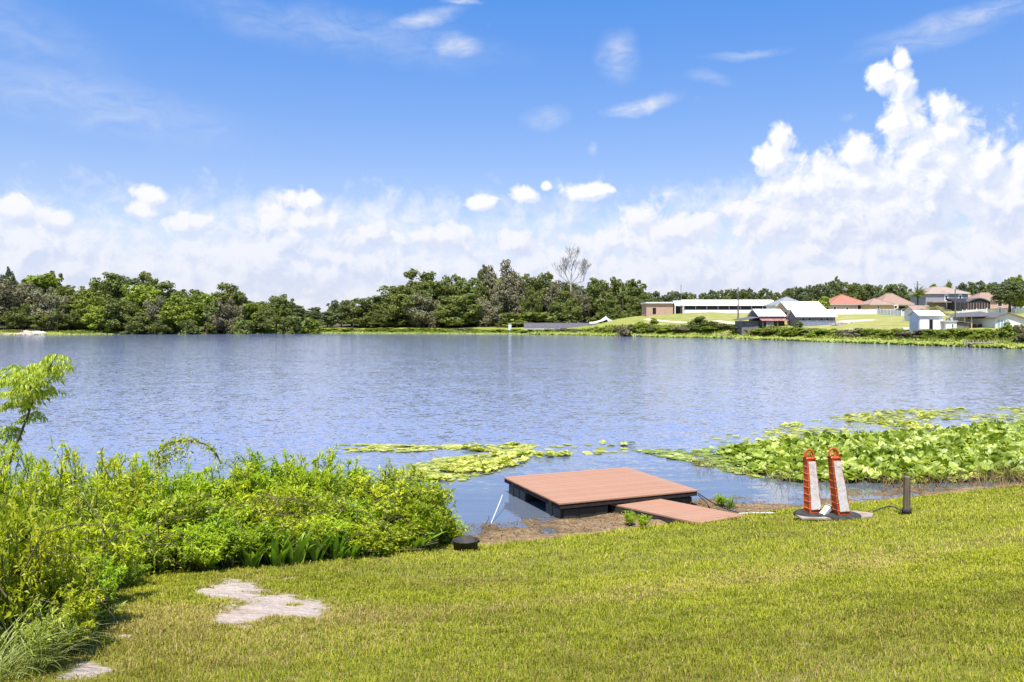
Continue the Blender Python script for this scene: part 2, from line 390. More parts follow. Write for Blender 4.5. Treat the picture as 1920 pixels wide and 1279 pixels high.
# lawn blades: each blade has its own value; drifts of straw, dull and fresh green across the lawn
m, b, out = newmat('lawn_blades')
at = b.n('ShaderNodeAttribute'); at.attribute_name = 'rnd'; ah = b.n('ShaderNodeAttribute'); ah.attribute_name = 'dry'
pos = b.n('ShaderNodeTexCoord').outputs['Object']
n1 = b.noise(pos, .55, 4, .6); n2 = b.noise(pos, 2.6, 4, .6)
f = b.m('ADD', b.m('MULTIPLY', at.outputs['Fac'], .7), b.m('MULTIPLY', b.mr(n2, .3, .7), .3))
fresh = b.n('ShaderNodeValToRGB'); b.put(fresh.inputs[0], f)
for i, (p_, c) in enumerate([(0,(.10,.125,.008)),(1,(.68,.63,.11))]): fresh.color_ramp.elements[i].position = p_; fresh.color_ramp.elements[i].color = (*c, 1)
e = fresh.color_ramp.elements.new(.45); e.color = (.33,.345,.020,1)
e = fresh.color_ramp.elements.new(.8); e.color = (.52,.50,.042,1)
dry = b.mix(at.outputs['Fac'], (.25,.19,.045), (.72,.54,.24))
df = b.m('ADD', ah.outputs['Fac'], b.mr(n1, .46, .72, 0, .24))
isdry = b.m('GREATER_THAN', df, b.m('FRACT', b.m('MULTIPLY', at.outputs['Fac'], 13.7)))
col = b.mix(isdry, fresh.outputs[0], dry)
p = principled(b, col, .55, .2); t = b.n('ShaderNodeBsdfTranslucent'); b.put(t.inputs[0], b.mix(1., col, (1.2,1.3,.6), 'MULTIPLY'))
mx = b.n('ShaderNodeMixShader'); mx.inputs[0].default_value = .35
b.nt.links.new(p.outputs[0], mx.inputs[1]); b.nt.links.new(t.outputs[0], mx.inputs[2]); b.nt.links.new(mx.outputs[0], out.inputs[0]); M['lawn'] = m

# ground: soil and thatch under the lawn, sand patches, mud at the water, rough pasture far off, sandy track
m, b, out = newmat('ground')
pos = b.n('ShaderNodeNewGeometry').outputs['Position']
def A(n):
    x = b.n('ShaderNodeAttribute'); x.attribute_name = n; return x.outputs['Fac']
nf = b.noise(pos, 9, 6, .65); nm = b.noise(pos, 1.3, 5, .6); ng = b.noise(pos, .035, 5, .6); nh = b.noise(pos, .35, 5, .65)
base = b.mix(b.mr(nf, .35, .65), (.17,.175,.022), (.28,.27,.045))
base = b.mix(b.mr(nm, .5, .75), base, (.17,.135,.06))
past = b.mix(b.mr(ng, .38, .62), (.19,.215,.034), (.25,.265,.05))
past = b.mix(b.m('MULTIPLY', b.mr(nh, .42, .66, .1, .9), A('hill')), past, (.36,.31,.14))
base = b.mix(A('far'), base, past)
mudc = b.mix(b.mr(nf, .35, .62), (.32,.20,.105), (.17,.115,.065))
mudc = b.mix(b.mr(b.noise(pos, 22, 5, .7), .52, .66), mudc, (.42,.30,.17))
wet = b.mix(b.mr(b.sep(pos)[2], -.012, .03), (.085,.06,.035), mudc)
base = b.mix(b.m('MULTIPLY', A('mud'), 1., clamp=True), base, wet)
sandc = b.mix(b.mr(nf, .35, .65), (.58,.48,.41), (.42,.33,.265))
sandc = b.mix(b.mr(nm, .55, .7), sandc, (.48,.36,.28))
sf = b.mr(b.m('ADD', A('sand'), b.m('MULTIPLY', b.m('SUBTRACT', nf, .5), 2.2)), .25, .62)
base = b.mix(sf, base, sandc)
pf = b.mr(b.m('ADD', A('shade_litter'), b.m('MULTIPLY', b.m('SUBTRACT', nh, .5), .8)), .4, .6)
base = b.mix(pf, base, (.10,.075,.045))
nr = bumpn(b, b.m('ADD', b.noise(pos, 14, 6, .7), b.m('MULTIPLY', b.noise(pos, 3, 3, .5), 2)), .06)
p = principled(b, base, .9, .15, normal=nr)
b.nt.links.new(p.outputs[0], out.inputs[0]); M['ground'] = m

# water: dark body under a rippled, mirror-smooth skin
m, b, out = newmat('lake_water')
pos = b.n('ShaderNodeNewGeometry').outputs['Position']
px_, py_, pz_ = b.sep(pos)
calm = b.mr(b.m('ADD', py_, b.m('MULTIPLY', px_, -.12)), 16.5, 26, 0, 1, True)          # sheltered water inside the lily beds
big = b.noise(b.v('MULTIPLY', pos, (.35, 1, 1)), .09, 4, .55)                       # gust patches
dist = b.m('SQRT', b.m('ADD', b.m('POWER', px_, 2), b.m('POWER', py_, 2)))
# surface slope straight from noise vectors, so that ripples keep their steepness far out
g1 = b.noise(b.v('MULTIPLY', pos, (1., 1.25, 1)), .42, 3, .6, .2, 1)
g2 = b.noise(b.v('MULTIPLY', b.v('ADD', pos, (31, 7, 0)), (.8, 1.7, 1)), 3.4, 4, .65, .35, 1)
g3 = b.noise(b.v('MULTIPLY', b.v('ADD', pos, (11, 17, 0)), (1., 1.7, 1)), 7., 3, .6, .2, 1)
k = b.m('MULTIPLY', b.mr(big, .35, .65, .9, 1.12), b.mr(calm, 0, 1, .10, 1))
def cen(g, amp): return b.v('MULTIPLY', b.v('SUBTRACT', g, (.5, .5, .5)), (amp, amp*1.25, 0))
sl = b.v('ADD', cen(g1, .05), b.v('ADD', cen(g2, .36), cen(g3, .34)))
sc_ = b.n('ShaderNodeVectorMath', operation='SCALE'); b.put(sc_.inputs[0], sl); b.put(sc_.inputs['Scale'], k)
lazy = cen(b.noise(b.v('MULTIPLY', pos, (.45, 2.2, 1)), 1.1, 2, .5, .3, 1), .07)
nr = b.v('NORMALIZE', b.v('ADD', b.v('ADD', sc_.outputs[0], lazy), (0, 0, 1)))
body = b.mix(calm, (.10,.12,.155), (.155,.185,.30))
p = principled(b, body, b.mr(calm, 0, 1, .02, .08), .5, normal=nr); p.inputs['IOR'].default_value = 1.75
b.nt.links.new(p.outputs[0], out.inputs[0]); M['water'] = m

M['deck'] = mat('deck_board', (.375,.197,.118), (.305,.157,.095), 5, .75, .25, bump=.001, stretch=(.25,3,1), thr=(.3,.75), var=(.96,1.04))
m = M['deck']; b = NB(m.node_tree)                      # pale scuffs and droppings on the boards
pr = [n for n in m.node_tree.nodes if n.type == 'BSDF_PRINCIPLED'][0]
oldc = pr.inputs['Base Color'].links[0].from_socket
pos = b.n('ShaderNodeTexCoord').outputs['Object']
sc = b.m('MULTIPLY', b.mr(b.noise(b.v('MULTIPLY', pos, (1,3,1)), 9, 5, .7), .66, .72), .75)
st = b.m('MULTIPLY', b.mr(b.noise(b.v('MULTIPLY', pos, (.6,1,1)), 1.6, 4, .6), .42, .7), .5)
b.put(pr.inputs['Base Color'], b.mix(sc, b.mix(st, oldc, (.31,.20,.15)), (.60,.50,.42)))
M['black'] = mat('black_plastic', (.018,.018,.02), (.035,.034,.034), 6, .45, .4, bump=.003)
M['frame'] = mat('dark_frame', (.045,.035,.03), (.02,.018,.016), 8, .8, .2)
M['rope'] = mat('grey_rope', (.30,.28,.24), (.16,.15,.13), 40, .9, .1)
M['white_pvc'] = mat('white_pvc', (.72,.72,.70), (.55,.55,.52), 8, .4, .4, bump=0)
M['rubber'] = mat('black_rubber', (.022,.021,.02), (.05,.047,.043), 9, .75, .25, bump=.004)
M['orange'] = mat('orange_plastic', (.60,.105,.022), (.46,.075,.018), 7, .42, .45, bump=.001)
M['orange_lip'] = mat('orange_lip', (.72,.25,.11), (.65,.2,.08), 7, .5, .3, bump=0)
m, b, out = newmat('reflective_sheet')                 # dirty white sheeting, worn through to pink
pos = b.n('ShaderNodeTexCoord').outputs['Object']
c = b.mix(b.mr(b.noise(pos, 7, 6, .7, .6), .50, .66), (.62,.58,.56), (.54,.34,.30))
c = b.mix(b.mr(b.noise(b.v('MULTIPLY', pos, (1,1,.35)), 26, 5, .7), .55, .75), c, (.36,.29,.26))
p = principled(b, c, .38, .5, normal=bumpn(b, b.noise(pos, 16, 4, .6), .01)); b.nt.links.new(p.outputs[0], out.inputs[0]); M['sheet'] = m
M['plywood'] = mat('weathered_plywood', (.40,.33,.27), (.22,.17,.13), 7, .85, .15, stretch=(.4,2,1))
M['post'] = mat('weathered_post', (.20,.15,.105), (.07,.052,.04), 9, .9, .1, bump=.012, stretch=(2.2,2.2,.22))
M['galv'] = mat('galvanised_metal', (.55,.55,.53), (.38,.37,.35), 12, .4, .5, .5, bump=0)
def flat(name, c, rough=.7, c2=None, **k): M[name] = mat(name, c, c2 or tuple(q*.88 for q in c), k.pop('scale', 1.5), rough, bump=k.pop('bump', .004), **k)
flat('roof_white', (.72,.72,.71), .5, (.60,.60,.59)); flat('wall_white', (.74,.71,.71), .7, (.62,.59,.58)); flat('wall_pink', (.60,.40,.33), .8)
flat('wall_tan', (.52,.33,.25), .8, (.42,.27,.2)); flat('wall_yellow', (.68,.46,.24), .8); flat('wall_pinkish', (.60,.43,.37), .8); flat('wall_grey', (.30,.295,.32), .8)
flat('wall_greywood', (.22,.19,.175), .9, (.14,.12,.11)); flat('roof_grey', (.24,.245,.255), .8); flat('roof_dark', (.085,.08,.085), .8, (.13,.12,.12))
flat('roof_tile_red', (.35,.15,.10), .8, (.27,.11,.075), scale=2.5); flat('roof_tile_pink', (.33,.215,.165), .8, (.25,.16,.125), scale=2.5); flat('roof_tile_brown', (.33,.24,.19), .8, (.25,.20,.165), scale=2.5)
flat('roof_rust', (.24,.065,.05), .8, (.36,.22,.18)); flat('trim', (.78,.77,.75), .5); flat('trim_cream', (.62,.55,.44), .6)
flat('screen', (.03,.03,.035), .7); flat('dark_opening', (.012,.012,.014), .9); flat('glass', (.03,.04,.05), .08, bump=0)
flat('glass_blue', (.33,.42,.46), .15, (.22,.30,.34), bump=0); flat('wall_blue', (.19,.22,.30), .7); flat('wall_slate', (.16,.155,.16), .8, (.22,.2,.2)); flat('fence_white', (.76,.75,.74), .5)
flat('pole', (.13,.115,.10), .9); flat('tarp_grey', (.075,.07,.078), .8, (.11,.10,.11)); flat('cloth_white', (.62,.59,.58), .8, (.4,.38,.38)); flat('junk', (.06,.045,.04), .8, (.12,.07,.05))
flat('car_paint', (.03,.035,.045), .3); flat('concrete', (.42,.39,.36), .9); flat('sand_track', (.60,.50,.38), .95, (.48,.38,.27))
flat('wood_pale', (.42,.35,.29), .9, (.30,.24,.2)); flat('boat_white', (.70,.68,.62), .5); flat('soil', (.19,.13,.085), .95)

# ------------------------------------------------------------------ ground sheet
rings = np.concatenate([np.geomspace(.4, 3, 12)[:-1], np.arange(3, 25, .1), np.geomspace(25, 6000, 190)])
angs = np.concatenate([np.linspace(-.72, .72, 470), np.linspace(.72, 2*PI-.72, 130)[1:-1]])
R_, A_ = np.meshgrid(rings, angs, indexing='ij')
GX = (R_*np.sin(A_)).ravel(); GY = (R_*np.cos(A_)).ravel(); GZ = terrain(GX, GY)
GX = np.append(GX, 0.); GY = np.append(GY, 0.); GZ = np.append(GZ, gz(0, 0))
nr_, na_ = len(rings), len(angs)
ii, jj = np.meshgrid(np.arange(nr_-1), np.arange(na_), indexing='ij')
a0 = (ii*na_+jj).ravel(); a1 = (ii*na_+(jj+1) % na_).ravel()
quads = np.stack([a0, a0+na_, a1+na_, a1], 1)
sd, nearm, axm = lake_sd(GX, GY)
# sandy bare patches in the lawn: world outline points found from where they lie
def blob(x, y, pts, soft):
    """soft union of world-space ellipses (x, y, rx, ry, rot)"""
    f = np.zeros(np.shape(x))
    for (cx, cy, rx, ry, ro) in pts:
        dx, dy = x-cx, y-cy; u = dx*math.cos(ro)+dy*math.sin(ro); v = -dx*math.sin(ro)+dy*math.cos(ro)
        f = np.maximum(f, np.clip((1.25-np.hypot(u/rx, v/ry))/soft, 0, 1))
    return f
SANDPX = [(460,1098,85,20),(480,1120,85,20),(590,1142,62,18),(520,1142,100,24),(470,1160,60,14),(415,1112,34,22),(168,1262,75,18),(540,1197,26,7),(215,1200,18,5),(545,1088,10,6)]
SAND = []
for (a, b2, rx, ry) in SANDPX:
    x0, y0, z0 = G(a, b2, 2, 20); x1, y1, _ = G(a+rx, b2, 2, 20); x2, y2, _ = G(a, b2-ry, 2, 20)
    SAND.append((x0, y0, math.hypot(x1-x0, y1-y0), math.hypot(x2-x0, y2-y0), .35))
def sandmask(x, y):
    wx = .55*(fbm(x*1.6, y*1.6, 3, 51)-.5); wy = .45*(fbm(x*1.6, y*1.6, 3, 52)-.5)
    m = blob(x+wx, y+wy, SAND, .9)
    return np.clip((m - .16-1.25*(fbm(x*2.8, y*4.2, 5, 31)-.44))*1.15, 0, 1)
sand = sandmask(GX, GY)*nearm
sandbeach = (~nearm)*blob(GX, GY, [(*WP(40, 243), 16, 3.4, .02), (*WP(1590, 184), 8, 3, .3)], .5)
far = (~nearm).astype(float)
mud = nearm*(1-sst(.02, .35, sd-.35*(fbm(GX*1.3, GY*1.3, 3, 8)-.5)))
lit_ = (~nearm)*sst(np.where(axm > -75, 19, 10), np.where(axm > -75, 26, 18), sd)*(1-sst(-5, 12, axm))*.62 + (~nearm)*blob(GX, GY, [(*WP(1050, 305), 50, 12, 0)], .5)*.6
hill = sst(5, 40, axm)*(~nearm)
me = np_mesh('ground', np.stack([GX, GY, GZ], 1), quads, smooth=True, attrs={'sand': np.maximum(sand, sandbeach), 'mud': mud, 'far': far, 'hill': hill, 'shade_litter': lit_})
tag(link('ground', me, None, M['ground']), kind='structure')
wv_ = MB(); wv_.poly([(-420,-160,0),(420,-160,0),(420,420,0),(-420,420,0)])
tag(wv_.build('lake_water', M['water']), kind='structure')

# ------------------------------------------------------------------ foliage builders
rg = np.random.default_rng(7)
def unit(v): return v/np.maximum(np.linalg.norm(v, axis=-1, keepdims=True), 1e-9)
def leaves(P, Dr, U, L, Wd, fold=.25, droop=.25):
    """lance-shaped folded leaves: base P, direction Dr, up-ish U, length L, width Wd (5 verts, 4 tris each)"""
    Dr = unit(Dr); Sd = unit(np.cross(Dr, U)); N = np.cross(Sd, Dr); L = L[:, None]; Wd = Wd[:, None]
    mid = P+Dr*L*.45
    tip = P+Dr*L-N*L*droop
    a = mid+Sd*Wd*.5+N*Wd*fold; c = mid-Sd*Wd*.5+N*Wd*fold
    n = len(P); V = np.stack([P, a, tip, c, mid], 1).reshape(-1, 3)
    o = np.arange(n)[:, None]*5
    T = np.concatenate([o+np.array([[0,1,4]]), o+np.array([[1,2,4]]), o+np.array([[2,3,4]]), o+np.array([[3,0,4]])], 1).reshape(-1, 3)
    return V, T
def quads_of(P, N, size, rng, asp=1.):
    n = len(P); a = rng.normal(size=(n, 3)); u = unit(np.cross(N, a)); v = np.cross(N, u)
    s = size[:, None]*.5
    V = np.stack([P-u*s-v*s*asp*.6, P+u*s*.9-v*s*asp, P+u*s+v*s*asp*.7, P-u*s*.7+v*s*asp], 1).reshape(-1, 3)
    return V, np.arange(4*n).reshape(n, 4)
def lobes_oak(rng, n=26, zlo=.25, zhi=.86, R=.36, r=(.10,.19)):
    L = [(0,0,zlo+.22,.24),(.08,-.05,zlo+.38,.22),(-.09,.06,zlo+.34,.22)] if n > 29 else []
    for k in range(n):
        a = rng.uniform(0, 2*PI); t = rng.uniform(0, 1); z = zlo+(zhi-zlo)*t
        env = math.sqrt(max(.05, 1-((z-.42)/.55)**2)); q = R*env*rng.uniform(.35, 1)
        L.append((q*math.cos(a), q*math.sin(a), z, rng.uniform(*r)*(1.1-.3*t)))
    return L
def crown(name, seed, lobes, n, leaf, flat=.75, droop=0., inner=.25):
    rng = np.random.default_rng(seed); L = np.array(lobes); w = L[:, 3]**2; w /= w.sum()
    k = rng.choice(len(L), n, p=w); d = unit(rng.normal(size=(n, 3))+np.array([0, 0, .25]))
    # every lobe is itself a cluster of small tufts
    td = unit(rng.normal(size=(len(L)*22, 3))+np.array([0,0,.3])).reshape(len(L), 22, 3)
    tk = rng.integers(0, 22, n); tt = td[k, tk]
    rr = L[k, 3][:, None]
    inn = rng.random((n, 1)) < inner
    P = L[k, :3] + np.where(inn, d*rr*rng.uniform(.1, .8, (n, 1)), tt*rr*.82 + d*rr*rng.uniform(.12, .34, (n, 1)))
    P[:, 2] = L[k, 2]+(P[:, 2]-L[k, 2])*flat
    if droop: P[:, 2] -= droop*rng.random(n)**2*(rng.random(n) < .4)
    N = unit(np.where(inn, d, tt*.5+d)*np.array([1, 1, 1.2])+rng.normal(size=(n, 3))*.45)
    V, T = quads_of(P, N, leaf*rng.uniform(.5, 1.35, n), rng, 1.)
    return np_mesh(name, V, T, rnd=np.repeat(np.clip(rng.normal(.5, .22, n), 0, 1), 4))
def trunk_mesh(seed, top=.55, r=.022, limbs=6, lobes=None):
    rng = random.Random(seed); mb = MB()
    lean = (rng.uniform(-.04, .04), rng.uniform(-.04, .04))
    path = [(0,0,-.03),(lean[0]*.3, lean[1]*.3, top*.4),(lean[0], lean[1], top)]
    mb.tube(path, [r*1.4, r, r*.6], 7)
    for i in range(limbs):
        z = top*rng.uniform(.35, .95)
        if lobes is not None: l = lobes[rng.randrange(len(lobes))]; e = l[:3]
        else: e = (rng.uniform(-.3,.3), rng.uniform(-.3,.3), rng.uniform(.5,.85))
        st = (lean[0]*z/top, lean[1]*z/top, z); md = tuple((st[j]+e[j])/2+(.03 if j == 2 else 0) for j in range(3))
        mb.tube([st, md, e], [r*.5, r*.33, r*.12], 5)
    return mb.mesh('trunk', True)
PROTO = {}
def treeproto(kind, seed, lobes, n, leaf, mt, flat=.75, droop=0., top=.55, tr=.022, limbs=7, bark='bark'):
    cm = crown('crown', seed, lobes, n, leaf, flat, droop); cm.materials.append(M[mt])
    tm = trunk_mesh(seed, top, tr, limbs, lobes); tm.materials.append(M[bark])
    PROTO.setdefault(kind, []).append((cm, tm))
for s in range(4):
    r = np.random.default_rng(100+s); treeproto('oak', 100+s, lobes_oak(r, 42, .14, .86, .40, (.09,.17)), 13000, .026, 'oak')
for s in range(3):
    r = np.random.default_rng(120+s); treeproto('moss', 120+s, lobes_oak(r, 34, .12, .86, .38), 11000, .027, 'moss', droop=.12)
for s in range(2):
    r = np.random.default_rng(130+s); treeproto('bright', 130+s, lobes_oak(r, 32, .16, .84, .38, (.1,.18)), 10000, .028, 'bright')
for s in range(3):
    r = np.random.default_rng(140+s); treeproto('pine', 140+s, lobes_oak(r, 30, .22, .9, .36, (.09,.15)), 8000, .030, 'pine')
for s in range(2):   # open crowns: clusters far apart, sky between
    r = np.random.default_rng(150+s); treeproto('open', 150+s, lobes_oak(r, 24, .42, .92, .38, (.07,.13)), 5200, .028, 'oak', limbs=14)
for s in range(3):   # round shrub to the ground
    r = np.random.default_rng(160+s); lb = lobes_oak(r, 20, .10, .78, .36, (.14,.24))
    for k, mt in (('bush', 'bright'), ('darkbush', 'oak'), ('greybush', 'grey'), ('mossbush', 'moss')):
        treeproto(k, 160+s, lb, 3200, .055, mt, top=.4, tr=.012, limbs=5)
r = np.random.default_rng(171); treeproto('round', 171, [(.30*math.cos(a)*math.cos(e), .30*math.sin(a)*math.cos(e), .60+.26*math.sin(e), r.uniform(.12,.17)) for a, e in zip(r.uniform(0,6.28,40), r.uniform(-.9,1.5,40))], 13000, .026, 'pine', top=.5, tr=.03, limbs=6)
def palmproto(kind, seed, mt, n=34, droop=.9, ht=.78, fl=.24, tr=.02, wide=.05):
    rng = np.random.default_rng(seed); V = []; T = []
    for i in range(n):
        a = rng.uniform(0, 2*PI); el = rng.uniform(-.5, 1.4) if kind == 'cabbage' else rng.uniform(.1, 1.3)
        L = fl*rng.uniform(.8, 1.1); k = 5; p = np.array([0, 0, ht]); d = np.array([math.cos(a)*math.cos(el), math.sin(a)*math.cos(el), math.sin(el)])
        sd_ = np.array([-math.sin(a), math.cos(a), 0]); pts = []
        for j in range(k+1):
            pts.append(p.copy()); p = p+d*L/k; d = unit(d-np.array([0, 0, droop*.22*(j+1)/k*1.6]))
        for j in range(k):                         # paired drooping leaflets along the rib
            for sgn in (-1, 1):
                for q in range(2):
                    c = pts[j]+(pts[j+1]-pts[j])*(q*.5); w = wide*L/fl*math.sin(PI*(j+q*.5+1.1)/(k+1.3))*1.3
                    e = c+sd_*sgn*w+(pts[j+1]-pts[j])*.9-np.array([0, 0, w*.5]); o = len(V)
                    V += [c, c+(pts[j+1]-pts[j])*.45, e]; T.append((o, o+1, o+2))
    me = np_mesh('fronds', np.array(V), np.array(T), rnd=np.repeat(np.clip(rng.normal(.55, .22, len(T)), 0, 1), 3)); me.materials.append(M[mt])
    mb = MB(); mb.tube([(0,0,-.03),(.01,0,ht*.5),(0,0,ht+.01)], [tr*1.3, tr, tr*1.15], 8); tm = mb.mesh('trunk', True); tm.materials.append(M['bark'])
    PROTO.setdefault(kind, []).append((me, tm))
palmproto('cabbage', 1, 'palm', 70, .9, .80, .22, .022, .07); palmproto('cabbage', 2, 'palm', 60, .8, .8, .2, .022, .07)
palmproto('tanpalm', 3, 'palm_tan', 26, 1.5, .30, .62, .05, .11); palmproto('talldark', 4, 'palm', 44, 1.3, .62, .42, .025, .06)
# bare dead tree
def deadproto():
    rng = random.Random(5); tr = MB(); br = MB()
    tr.tube([(0,0,-.03),(.005,0,.35),(.0,0,.62)], [.022,.018,.013], 7)
    def grow(p, d, L, r, lv):
        pts = [Vector(p)]; dd = Vector(d)
        for j in range(4):
            dd = (dd+Vector((rng.uniform(-.16,.16), rng.uniform(-.16,.16), rng.uniform(-.04,.12)))).normalized(); pts.append(pts[-1]+dd*L/4)
        br.tube(pts, [r, r*.85, r*.7, r*.55, r*.35], 4 if lv > 1 else 5)
        if lv < 4:
            for q in range(4 if lv else 4):
                j = rng.choice([2,3,4,4]); ax = Vector((rng.uniform(-1,1), rng.uniform(-1,1), rng.uniform(-.1,.7))).normalized()
                grow(pts[j], (dd*.75+ax*.75).normalized(), L*rng.uniform(.5,.72), max(r*.5, .0016), lv+1)
    for (d, L) in (((-.6,.1,.6), .22), ((.7,-.1,.5), .24), ((.0,.2,1), .26), ((.95,.1,.2), .24), ((-.85,-.2,.3), .22), ((.3,.2,.8), .2)):
        grow((0,0,.56), Vector(d).normalized(), L, .0085, 0)
    a = br.mesh('branches', True); a.materials.append(M['dead_bark']); b_ = tr.mesh('trunk', True); b_.materials.append(M['dead_bark'])
    PROTO['dead'] = [(a, b_)]
deadproto()
NAMES = {'oak':('oak_tree','tree'),'moss':('mossy_oak','tree'),'bright':('leafy_tree','tree'),'pine':('dark_tree','tree'),'open':('open_crowned_tree','tree'),
         'bush':('green_bush','bush'),'darkbush':('dark_bush','bush'),'greybush':('brown_bush','bush'),'mossbush':('olive_bush','bush'),
         'cabbage':('cabbage_palm','palm'),'tanpalm':('drooping_palm','palm'),'talldark':('feather_palm','palm'),'dead':('dead_tree','tree'),'round':('round_crowned_tree','tree')}
_tc = [0]
def tree(kind, px, d, ytop, wpx, label, group=None, ybase=None, x=None):
    _tc[0] += 1; pr = PROTO[kind]; cm, tm = pr[_tc[0] % len(pr)]
    X = (px-CX)/F*d if x is None else x; z = gz(X, d)
    if ybase is not None: z = min(z, Zat(ybase, d)) if ybase < 0 else z
    h = max(.6, Zat(ytop, d)-z)/(.97 if kind not in ('dead',) else 1.0); w = wpx/F*d/(.84 if kind != 'dead' else .5)
    o = empty(NAMES[kind][0], (X, d, z-.1), (_tc[0]*2.399) % (2*PI) if kind != 'dead' else 0, label, NAMES[kind][1], group)
    o.scale = (w, w, h)
    link('trunk', tm, o); link({'cabbage':'fronds','tanpalm':'fronds','talldark':'fronds','dead':'branches'}.get(kind, 'crown'), cm, o)
    return o

# ------------------------------------------------------------------ far buildings
def shift(me_or_mb, *a): return me_or_mb
def bld(name, label, cat, px, d, zpx=None, group=None, z=None, rz=0):
    X = (px-CX)/F*d; zz = z if z is not None else gz(X, d)
    return empty(name, (X, d, zz), rz, label, cat, group)
def window(par, x0, x1, z0, z1, y=0., fr='trim', gl='glass', mull=0, t=.12):
    fm = MB(); a = y-.06; b_ = y+.02
    fm.box(x0-t, x0, a, b_, z0-t, z1+t).box(x1, x1+t, a, b_, z0-t, z1+t).box(x0, x1, a, b_, z1, z1+t).box(x0, x1, a, b_, z0-t, z0)
    for i in range(mull): xm = x0+(x1-x0)*(i+1)/(mull+1); fm.box(xm-.035, xm+.035, a+.012, b_, z0, z1)
    f = fm.build('window', M[fr], par); MB().box(x0, x1, y-.025, y+.015, z0, z1).build('pane', M[gl], f); return f
def slab_roof_x(mb, x0, x1, ya, za, yb, zb, t=.14):
    mb.prism_x([(ya, za), (yb, zb), (yb, zb+t), (ya, za+t)], x0, x1)
def gable_x(par, w, D, ev, rd, wallm, roofm, oh=.35, t=.14, ridge=None, x0=0.):
    r = D/2 if ridge is None else ridge
    MB().prism_x([(0,-2.5),(D,-2.5),(D,ev),(r,rd),(0,ev)], x0, x0+w).build('wall', M[wallm], par)
    s1 = (rd-ev)/r; s2 = (rd-ev)/(D-r)
    a = MB(); slab_roof_x(a, x0-oh, x0+w+oh, -oh, ev-oh*s1+.012, r, rd+.012, t)
    b_ = MB(); slab_roof_x(b_, x0-oh, x0+w+oh, r+.002, rd+.012, D+oh, ev-oh*s2+.012, t)
    a.build('roof_slope', M[roofm], par); b_.build('roof_slope', M[roofm], par)
def hip(par, w, D, ev, rd, roofm, x0=0., y0=0., oh=.5, rl=None, t=.18, trim='trim_cream', base=None):
    """hipped roof with a fascia; rl = ridge length"""
    rl = max(w-D, .6) if rl is None else rl
    a = (x0-oh, y0-oh); b_ = (x0+w+oh, y0+D+oh); cy = y0+D/2; cx = x0+w/2
    mb = MB(); k = [(a[0],a[1],ev),(b_[0],a[1],ev),(b_[0],b_[1],ev),(a[0],b_[1],ev),(cx-rl/2,cy,rd),(cx+rl/2,cy,rd)]
    mb.v = k; mb.f = [(3,2,1,0),(0,1,5,4),(1,2,5),(2,3,4,5),(3,0,4)]
    r = mb.build('roof', M[roofm], par)
    MB().box(a[0]+.02, b_[0]-.02, a[1]+.02, b_[1]-.02, ev-t, ev-.004).build('fascia', M[trim], par)
    # hip and ridge caps
    h = MB()
    for p, q in ((k[0],k[4]),(k[1],k[5]),(k[4],k[5]),(k[2],k[5]),(k[3],k[4])):
        h.tube([(p[0],p[1],p[2]+.03),(q[0],q[1],q[2]+.03)], .09, 5)
    h.build('ridge_cap', M[roofm], par); return r

# long open-sided barn with an arched white roof
d = 250; b0 = bld('long_barn', 'very long low barn with arched white roof and black open side on the hill', 'barn', 1283, d, z=Zat(588, d)); w = (1452-1283)/F*d; D = 9.
ev, rd = Zat(573, d)-b0.location.z, Zat(562, d+4)-b0.location.z
arc = [(D*(.5-.5*math.cos(PI*i/10)), ev+(rd-ev)*math.sin(PI*i/10)) for i in range(11)]
MB().prism_x(arc+[(p[0]*.97+.13, p[1]-.12) for p in arc[::-1]], -.4, w+.4).build('roof', M['roof_white'], b0)
MB().prism_x([(p[0]*.96+.16, p[1]-.16) for p in arc], w-.2, w).build('gable', M['wall_white'], b0)
MB().prism_x([(p[0]*.96+.16, p[1]-.16) for p in arc], 0, .2).build('gable', M['wall_white'], b0)
MB().box(0, w, 0, .2, -1, 1.15).build('low_wall', M['wall_white'], b0)
MB().box(.3, w-.3, .5, D-.3, -1, ev-.05).build('interior_shade', M['screen'], b0)  # solid dark box standing in for the shade inside the open side
for i in range(9): MB().box(i*(w-.2)/8, i*(w-.2)/8+.12, -.03, .13, 1.152, ev-.1).build('post', M['wall_grey'], b0)
# small arched section to its left
d = 246; b1 = bld('arched_annex', 'narrow white arched canopy on posts joining the tan building to the long barn', 'canopy', 1265, d, z=Zat(588, d)); w = 17/F*d; D = 8
arc = [(D*(.5-.5*math.cos(PI*i/8)), Zat(573,d)-b1.location.z+1.6*math.sin(PI*i/8)) for i in range(9)]
MB().prism_x(arc+[(p[0]*.96+.16, p[1]-.14) for p in arc[::-1]], 0, w).build('roof', M['roof_white'], b1)
for x in (0, w-.3):
    for y in (.1, D-.4): MB().box(x+.003, x+.3, y, y+.3, -1, arc[0][1]+.05).build('post', M['trim'], b1)
MB().box(.4, w-.4, 3, D-.5, -1, 2.2).build('dark_bay', M['screen'], b1)
# tan building
d = 243; b2 = bld('tan_building', 'low tan walled building with flat white roof edge beside the dense trees', 'building', 1212, d, z=Zat(589, d)); w = 50/F*d
MB().box(0, w, 0, 9, -1, Zat(569,d)-b2.location.z).build('wall', M['wall_tan'], b2)
MB().box(-.3, w+.3, -.5, 9.3, Zat(569,d)-b2.location.z+.003, Zat(567,d)-b2.location.z+.1).build('roof', M['roof_white'], b2)
MB().box(1.9, 2.9, -.05, .1, 0, 1.9).build('door', M['dark_opening'], b2)
